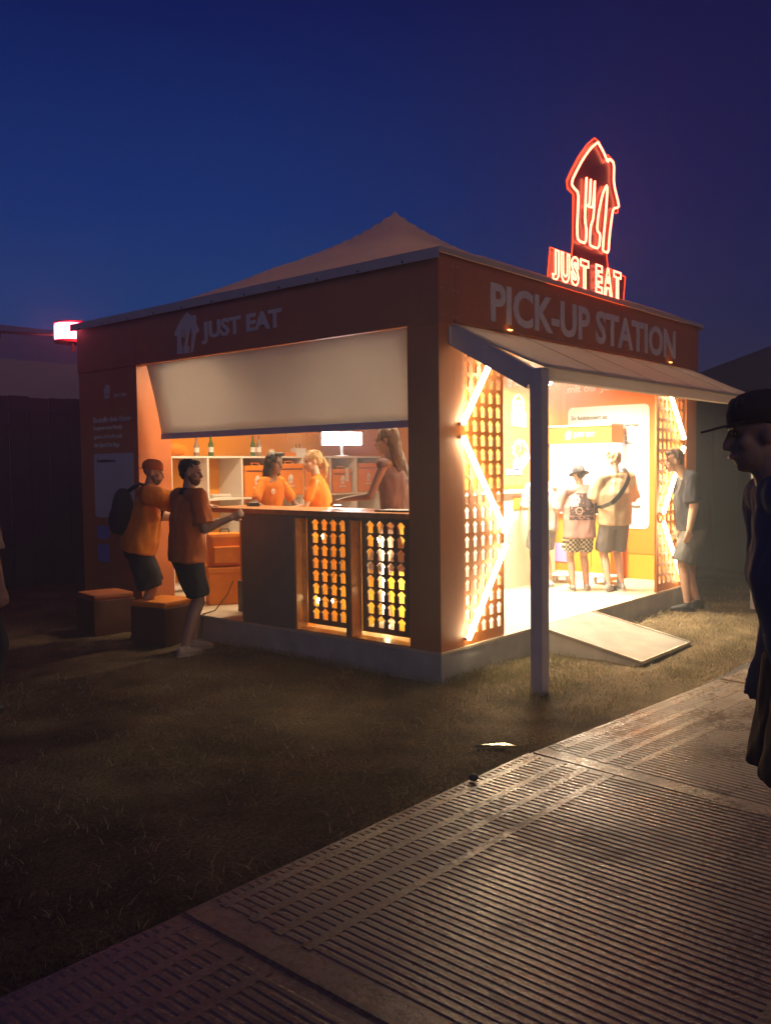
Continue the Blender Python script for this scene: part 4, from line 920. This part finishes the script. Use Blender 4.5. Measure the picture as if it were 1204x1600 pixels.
T_or = cloth('orange_tee', (.80, .24, .015)); T_polo = cloth('orange_polo', (.62, .17, .04)); D_sh = cloth('black_shorts', (.022, .024, .03)); 
H_dark = mat('black_hair', (.018, .013, .011), .6, var=.3, vscale=40); H_brown = mat('brown_hair', (.11, .065, .04), .6, var=.3, vscale=40); H_blond = mat('blond_hair', (.48, .31, .14), .6, var=.25, vscale=40); H_lb = mat('light_brown_hair', (.26, .16, .09), .6, var=.3, vscale=40); H_grey = mat('greying_hair', (.17, .13, .11), .6, var=.3, vscale=50)
SH_w = mat('white_sneaker', (.62, .60, .57), .6, var=.1); SH_k = mat('black_shoe', (.03, .03, .035), .6, var=.2); SH_dk = mat('grey_white_sneaker', (.30, .28, .27), .6, var=.85, vscale=22)

# 1 bearded customer, cap backwards, reaching over the counter
b1, j1 = person('bearded man in orange tee with a dark backpack reaching over the counter', (-.42, 3.375, GZ), IMG_R + .35, 1.76, (.50, .30, .20), build=1.34, belly=.35, lean=(0, .12), head=(-.25, -.12),
    arms={1: dict(u=(.0, 1, -.30), f=(-.04, 1, -.10), p=(0, 0, -1), c=.3), -1: dict(u=(-.15, .6, -.8), f=(.12, 1, -.12), p=(0, 0, -1), c=.3)}, feet=((-.13, .04, 0), (.14, -.06, 0)),
    shirt=T_or, hem=-.07, loose=1.16, sleeve=.42, shorts=D_sh, short_len=.6, shorts_loose=1.12, shoes=SH_k, hair=H_brown, hair_style='none', beard=H_brown)
cap_on(b1, j1, cloth('orange_cap', (.55, .14, .03)), back=True)
bpk = MB().ell(j1['nk'] + Vector((0, -.25, -.22)), .16, .11, .24, n=18); bpk.ell(j1['nk'] + Vector((0, -.32, -.30)), .11, .07, .14)
pk = link('backpack', remeshed(bpk, .014, 4, disp=.006), cloth('navy_backpack_cloth', (.025, .027, .04)), smooth=True)
pk.matrix_world = b1.matrix_basis.copy(); tag(pk, 'dark backpack worn by the bearded man at the counter', 'backpack')
for sx in (-.12, .12): MB().tube([j1['nk'] + Vector(p) for p in ((sx, -.20, -.02), (sx, -.09, .055), (sx, .06, .01), (sx, .13, -.14), (sx * 1.15, .10, -.30), (sx, -.16, -.36))], .016, 8).build('shoulder_strap', M['black'], pk, smooth=True)
# 2 man in polo with a hand raised
b2, j2 = person('dark-haired man in an orange polo shirt holding one hand over the counter edge', (-.56, 2.455, GZ), IMG_R + .70, 1.74, (.42, .26, .18), build=1.14, belly=.15, lean=(0, .03), head=(-.75, -.04),
    arms={1: dict(u=(.16, .10, -1), f=(.45, 1, .45), p=(-1, 0, 0), c=.7), -1: dict(u=(-.1, .35, -.9), f=(.1, .9, .1), p=(0, 0, -1), c=.5)}, feet=((-.11, .10, 0), (.10, -.10, 0)),
    shirt=T_polo, hem=-.09, loose=1.12, sleeve=.42, shorts=D_sh, short_len=.56, shorts_loose=1.08, shoes=mat('pale_slip_on', (.42, .36, .31), .6, var=.15), socks=None, hair=H_dark, hair_style='short', beard=mat('stubble', (.13, .075, .05), .8, var=.2, vscale=60))
q = MB().loft([(j2['nk'] + j2['up'] * z, r, r * .92, (1, 0, 0), (0, 1, 0)) for z, r in ((-.03, .088), (.0, .082), (.025, .071), (.030, .064), (.0, .06))], 20); q.build('collar', D_sh, b2, smooth=True)
# 3 dark-haired server
b3, j3 = person('dark-haired woman server in orange tee with sunglasses pushed up on her hair', (.86, 2.93, FL), IMG_R - .75, 1.60, (.30, .165, .11), build=.92, female=True, lean=(0, .10), head=(.22, -.14),
    arms={1: dict(u=(.62, .28, -.85), f=(-.35, .75, -.38), p=(0, 0, -1)), -1: dict(u=(-.35, .35, -.9), f=(.35, .8, -.15), p=(0, 0, -1))},
    shirt=T_or, hem=-.05, loose=1.02, sleeve=.42, shorts=D_sh, short_len=.9, shoes=SH_k, hair=H_dark, hair_style='bob')
h = j3['h']; sg = MB().capsule(h(-.06, .055, .115), h(-.012, .072, .118), .02, .02, n=10); sg.capsule(h(.012, .072, .118), h(.06, .055, .115), .02, .02, n=10); sg.tube([h(-.085, -.05, .05), h(-.08, .03, .10), h(.0, .085, .12), h(.08, .03, .10), h(.085, -.05, .05)], .004, 6)
tag(sg.build('sunglasses', M['black'], b3, smooth=True))
# 4 blonde server in profile
b4, j4 = person('blonde woman server with a ponytail in orange tee seen from the side', (.98, 2.24, FL), IMG_L - .15, 1.61, (.66, .42, .30), build=.90, female=True, lean=(0, .07), head=(.50, -.1),
    arms={1: dict(u=(.12, .22, -.95), f=(-.15, 1, -.10), p=(0, 0, -1)), -1: dict(u=(-.14, .30, -.95), f=(.15, .9, -.12), p=(0, 0, -1), c=.7)},
    shirt=T_or, hem=-.05, loose=1.02, sleeve=.38, shorts=D_sh, short_len=.9, shoes=SH_w, hair=H_blond, hair_style='pony')
for bb, jj, sx in ((b3, j3, 1), (b4, j4, -1)):
    o = put(emblem(.055, .06, .004), 'shirt_emblem', M['white'], tuple(jj['nk'] + jj['Y'] * .128 - jj['up'] * .15 + jj['X'] * .05 * sx), ((1, 0, 0), (0, .1, .99), (0, -1, .1)), bb)
# 5 long-haired woman at the counter
Dress = cloth('mauve_top', (.24, .15, .15), var=.25)
b5, j5 = person('woman with very long brown hair and mauve top leaning at the counter beside the column', (.60, .94, FL), IMG_L - .12 - .35, 1.79, (.42, .24, .16), build=.96, female=True, lean=(0, .05), head=(.25, -.08),
    arms={-1: dict(u=(-.38, .30, -1), f=(.05, 1, -.12), p=(0, 0, -1), c=.35), 1: dict(u=(.15, .1, -1), f=(0, .7, -.5))},
    shirt=Dress, hem=-.05, sleeve=.02, loose=1.0, shorts=Dress, short_len=.6, skirt=True, shoes=SH_w, hair=H_brown, hair_style='long')
h = j5['h']; MB().tube([h(-.080, .0, .02), h(-.062, .085, .018), h(-.015, .108, .014), h(.015, .108, .014), h(.062, .085, .018), h(.08, .0, .02)], .004, 6).build('glasses', M['black'], b5)
# 6-8 boys in the pick-up room
b6, j6 = person('boy in a pale grey tee half hidden behind the awning post', (3.62, 1.20, FL), AWAY + .25, 1.44, (.70, .46, .34), build=1.12, feet=((-.12, .0, 0), (.10, .04, 0)), head=(.15, -.25), arms={1: dict(u=(.12, .25, -1), f=(-.1, .9, .1)), -1: dict(u=(-.14, .22, -1), f=(.12, .9, .2))},
    shirt=cloth('pale_grey_tee', (.50, .49, .44)), hem=-.10, loose=1.2, sleeve=.48, shorts=cloth('grey_shorts', (.20, .19, .20)), short_len=.52, shorts_loose=1.15, shoes=mat('blue_white_sneaker', (.42, .46, .55), .6, var=.3, vscale=30), sole=SH_w, socks=cloth('white_sock', (.6, .6, .6)), hair=H_lb, hair_style='short')
def printed(name, base, dark):
    m = cloth(name, base); n = m.node_tree.nodes; l = m.node_tree.links; b = n['Principled BSDF']; src = b.inputs['Base Color'].links[0].from_socket
    g = n.new('ShaderNodeTexCoord'); sp = n.new('ShaderNodeSeparateXYZ'); l.new(g.outputs['Object'], sp.inputs[0])
    def mth(op, a, c=None):
        k = n.new('ShaderNodeMath'); k.operation = op
        for i, v in enumerate((a, c)):
            if v is None: continue
            if isinstance(v, (int, float)): k.inputs[i].default_value = v
            else: l.new(v, k.inputs[i])
        return k.outputs[0]
    def rect(cx, cz, w, h_): return mth('MULTIPLY', mth('LESS_THAN', mth('ABSOLUTE', mth('SUBTRACT', sp.outputs['X'], cx)), w), mth('LESS_THAN', mth('ABSOLUTE', mth('SUBTRACT', sp.outputs['Z'], cz)), h_))
    def disc(cx, cz, rx, rz):
        a = mth('DIVIDE', mth('SUBTRACT', sp.outputs['X'], cx), rx); c = mth('DIVIDE', mth('SUBTRACT', sp.outputs['Z'], cz), rz); return mth('LESS_THAN', mth('ADD', mth('MULTIPLY', a, a), mth('MULTIPLY', c, c)), 1)
    nz = n.new('ShaderNodeTexNoise'); nz.inputs['Scale'].default_value = 42; nz.inputs['Detail'].default_value = 3; l.new(g.outputs['Object'], nz.inputs['Vector'])
    back = mth('LESS_THAN', sp.outputs['Y'], .0)
    blotch = mth('GREATER_THAN', nz.outputs['Fac'], .42)
    blocks = mth('MAXIMUM', rect(.04, 1.045, .10, .085), mth('MAXIMUM', rect(0, .93, .14, .055), rect(0, .845, .145, .022)))
    dk = mth('MULTIPLY', mth('MULTIPLY', blocks, mth('MAXIMUM', blotch, rect(.07, 1.045, .06, .08))), back)
    sk_ = mth('MULTIPLY', mth('MAXIMUM', disc(-.075, 1.06, .044, .054), rect(-.075, 1.008, .026, .022)), back)
    hol = mth('MULTIPLY', mth('MAXIMUM', mth('MAXIMUM', disc(-.092, 1.055, .012, .014), disc(-.058, 1.055, .012, .014)), mth('MAXIMUM', disc(-.075, 1.028, .006, .009), mth('MULTIPLY', rect(-.075, 1.0, .02, .004), 1))), back)
    ring = mth('MULTIPLY', mth('SUBTRACT', disc(-.04, .93, .045, .045), disc(-.04, .93, .030, .030)), back)
    fr = mth('MULTIPLY', mth('SUBTRACT', rect(-.075, 1.05, .062, .085), rect(-.075, 1.05, .056, .079)), back)
    def mix(a, c, f):
        k = n.new('ShaderNodeMix'); k.data_type = 'RGBA'; l.new(f, k.inputs[0])
        if isinstance(a, tuple): k.inputs[6].default_value = (*a, 1)
        else: l.new(a, k.inputs[6])
        if isinstance(c, tuple): k.inputs[7].default_value = (*c, 1)
        else: l.new(c, k.inputs[7])
        return k.outputs[2]
    c = mix(src, dark, mth('MAXIMUM', dk, fr)); c = mix(c, (.62, .50, .44), mth('MAXIMUM', sk_, ring)); c = mix(c, dark, hol); l.new(c, b.inputs['Base Color']); return m
chk = mat('checkered_cloth', (.7, .68, .6), .85, var=0); n_ = chk.node_tree.nodes; l_ = chk.node_tree.links; tcx = n_.new('ShaderNodeTexCoord'); mp_ = n_.new('ShaderNodeMapping'); mp_.inputs['Scale'].default_value = (1, .001, 1); ck = n_.new('ShaderNodeTexChecker'); ck.inputs['Scale'].default_value = 38; ck.inputs[1].default_value = (.72, .69, .58, 1); ck.inputs[2].default_value = (.045, .045, .04, 1)
l_.new(tcx.outputs['Object'], mp_.inputs[0]); l_.new(mp_.outputs[0], ck.inputs[0]); l_.new(ck.outputs[0], n_['Principled BSDF'].inputs['Base Color'])
b7, j7 = person('boy in dark hat, pink tee with skull print and checkered shorts', (3.66, .76, FL), AWAY + .12, 1.40, (.68, .42, .30), build=1.22, feet=((-.10, .0, 0), (.11, .02, 0, .5)), head=(.1, -.3), arms={1: dict(u=(.30, .22, -1), f=(-.25, .9, -.1)), -1: dict(u=(-.30, .2, -1), f=(.2, .9, -.1))},
    shirt=printed('pink_printed_tee', (.50, .28, .25), (.05, .025, .028)), hem=-.16, loose=1.22, sleeve=.48, shorts=chk, short_len=.50, shorts_loose=1.22, shoes=SH_dk, sole=SH_w, socks=cloth('orange_sock', (.75, .18, .03)), sock_h=.12, hair=H_dark, hair_style='short')
h = j7['h']; hs = j7['hs']; HRm = j7['HR']
hat = MB().loft([(h(0, -.015, z), r * hs, r * 1.12 * hs, HRm @ Vector((1, 0, 0)), HRm @ Vector((0, 1, 0))) for z, r in ((.030, .088), (.08, .088), (.125, .080), (.150, .055), (.158, .015))], 22).build('hat', cloth('black_hat_felt', (.03, .028, .035)), b7, smooth=True)
MB().loft([(h(0, -.015, z), r * hs, r * 1.05 * hs, HRm @ Vector((1, 0, 0)), HRm @ Vector((0, 1, 0))) for z, r in ((.036, .10), (.032, .150), (.026, .150), (.028, .09))], 26).build('hat_brim', hat.data.materials[0], hat, smooth=True)
b8, j8 = person('boy in sand tee with a black sling bag strap across his back', (3.86, .42, FL), AWAY + .22, 1.57, (.70, .45, .33), build=1.12, feet=((-.09, .0, 0, .7), (.10, .03, 0)), head=(.45, -.3), arms={1: dict(u=(.30, .22, -1), f=(-.2, .9, .1)), -1: dict(u=(-.22, .25, -1), f=(.15, .9, .1))},
    shirt=cloth('sand_tee', (.50, .36, .22)), hem=-.08, loose=1.22, sleeve=.48, shorts=cloth('dark_grey_shorts', (.13, .115, .12)), short_len=.60, shorts_loose=1.12, shoes=SH_dk, sole=SH_w, socks=cloth('slate_sock', (.12, .12, .17)), sock_h=.11, hair=H_lb, hair_style='tousled')
slb = thing('sling_bag', 'black sling bag worn by the boy in the sand tee', 'sling bag'); slb.matrix_world = b8.matrix_basis.copy()
nk8, s8 = j8['nk'], j8['s']
MB().add(*(lambda P, w, t: ([tuple(Vector(p) + Vector((w * .7 * sx, 0, w * .7 * -sx)) + Vector((0, ty, 0))) for p in P for sx, ty in ((-1, 0), (1, 0), (1, -t), (-1, -t))], [(i * 4 + a, i * 4 + (a + 1) % 4, i * 4 + 4 + (a + 1) % 4, i * 4 + 4 + a) for i in range(len(P) - 1) for a in range(4)] + [(3, 2, 1, 0), tuple(len(P) * 4 - 4 + k for k in range(4))]))(
    [tuple(nk8 + Vector(p) * s8) for p in ((.14, .07, .045), (.135, -.05, .055), (.12, -.135, -.03), (.055, -.178, -.14), (-.045, -.190, -.27), (-.14, -.180, -.36), (-.225, -.07, -.41), (-.235, .03, -.42))], .026, .012)).build('strap', M['black'], slb)
MB().box((nk8.x - .24 * s8, nk8.y + .02, nk8.z - .50 * s8), (nk8.x - .18 * s8, nk8.y + .20, nk8.z - .36 * s8)).build('pouch', M['black'], slb, bevel=.015)
# 9 man in navy at the right
b9, j9 = person('heavy man in navy tee and grey shorts peering into the stand', (4.36, -.26, GZ + .01), IMG_L - .12, 1.83, (.60, .37, .26), build=1.22, belly=.30, lean=(0, .08), head=(.05, -.15), hoff=(0, .10, -.03), feet=((-.10, .05, 0), (.12, -.10, 0)),
    arms={-1: dict(u=(-.10, -.02, -1), f=(.02, .18, -1), c=.35), 1: dict(u=(.12, .0, -1), f=(0, .25, -1))},
    shirt=cloth('navy_tee', (.012, .013, .022)), hem=-.04, loose=1.18, sleeve=.44, shorts=cloth('mid_grey_shorts', (.10, .10, .10)), short_len=.60, shorts_loose=1.2, shoes=SH_k, hair=H_grey, hair_style='short')
# 10 passer-by close at the right edge
b10, j10 = person('tall passer-by in dark cap, blue tee and wide black shorts nearest the camera', (-2.60, -2.91, -.04), IMG_L - .15, 1.88, (.34, .21, .15), build=1.12, lean=(0, .16), poff=.17, head=(.0, -.1), feet=((-.10, -.58, .0), (.10, -.66, .03)),
    arms={-1: dict(u=(-.16, -.02, -1), f=(.02, .12, -1), c=.6), 1: dict(u=(.1, -.2, -1), f=(0, .2, -1))},
    shirt=cloth('dull_blue_tee', (.06, .10, .15)), hem=-.10, loose=1.34, sleeve=.44, shorts=cloth('wide_black_shorts', (.035, .025, .022)), short_len=.54, shorts_loose=1.75, shoes=SH_k, hair=H_dark, hair_style='short', voxel=.007)
cap_on(b10, j10, cloth('black_cap', (.03, .026, .028)))
# 11 person cut by the left edge
b11, j11 = person('person in a beige tee cut off by the left edge of the picture', (-2.76, 1.95, GZ), IMG_R + 1.2, 1.72, (.5, .32, .22), build=1.0, shirt=cloth('beige_tee', (.46, .36, .27)), hem=-.08, loose=1.15, sleeve=.46, shorts=D_sh, short_len=.9, shoes=SH_k, hair=H_dark)

# ------------------------------------------------------------------ haze volume added to imitate lens glare round the lights
hz = MB().box((-62, -62, -2), (62, 62, 6.2)).build('haze', None); tag(hz, 'thin haze added round the stand to imitate lens glare', kind='stuff')
hm = bpy.data.materials.new('lens_glare_haze'); hm.use_nodes = True; hn = hm.node_tree.nodes; hn.clear()
ho = hn.new('ShaderNodeOutputMaterial'); hv = hn.new('ShaderNodeVolumePrincipled'); hv.inputs['Color'].default_value = (.85, .85, .85, 1)
hv.inputs['Density'].default_value = .023; hv.inputs['Anisotropy'].default_value = .55
hm.node_tree.links.new(hv.outputs[0], ho.inputs['Volume']); hz.data.materials.append(hm)
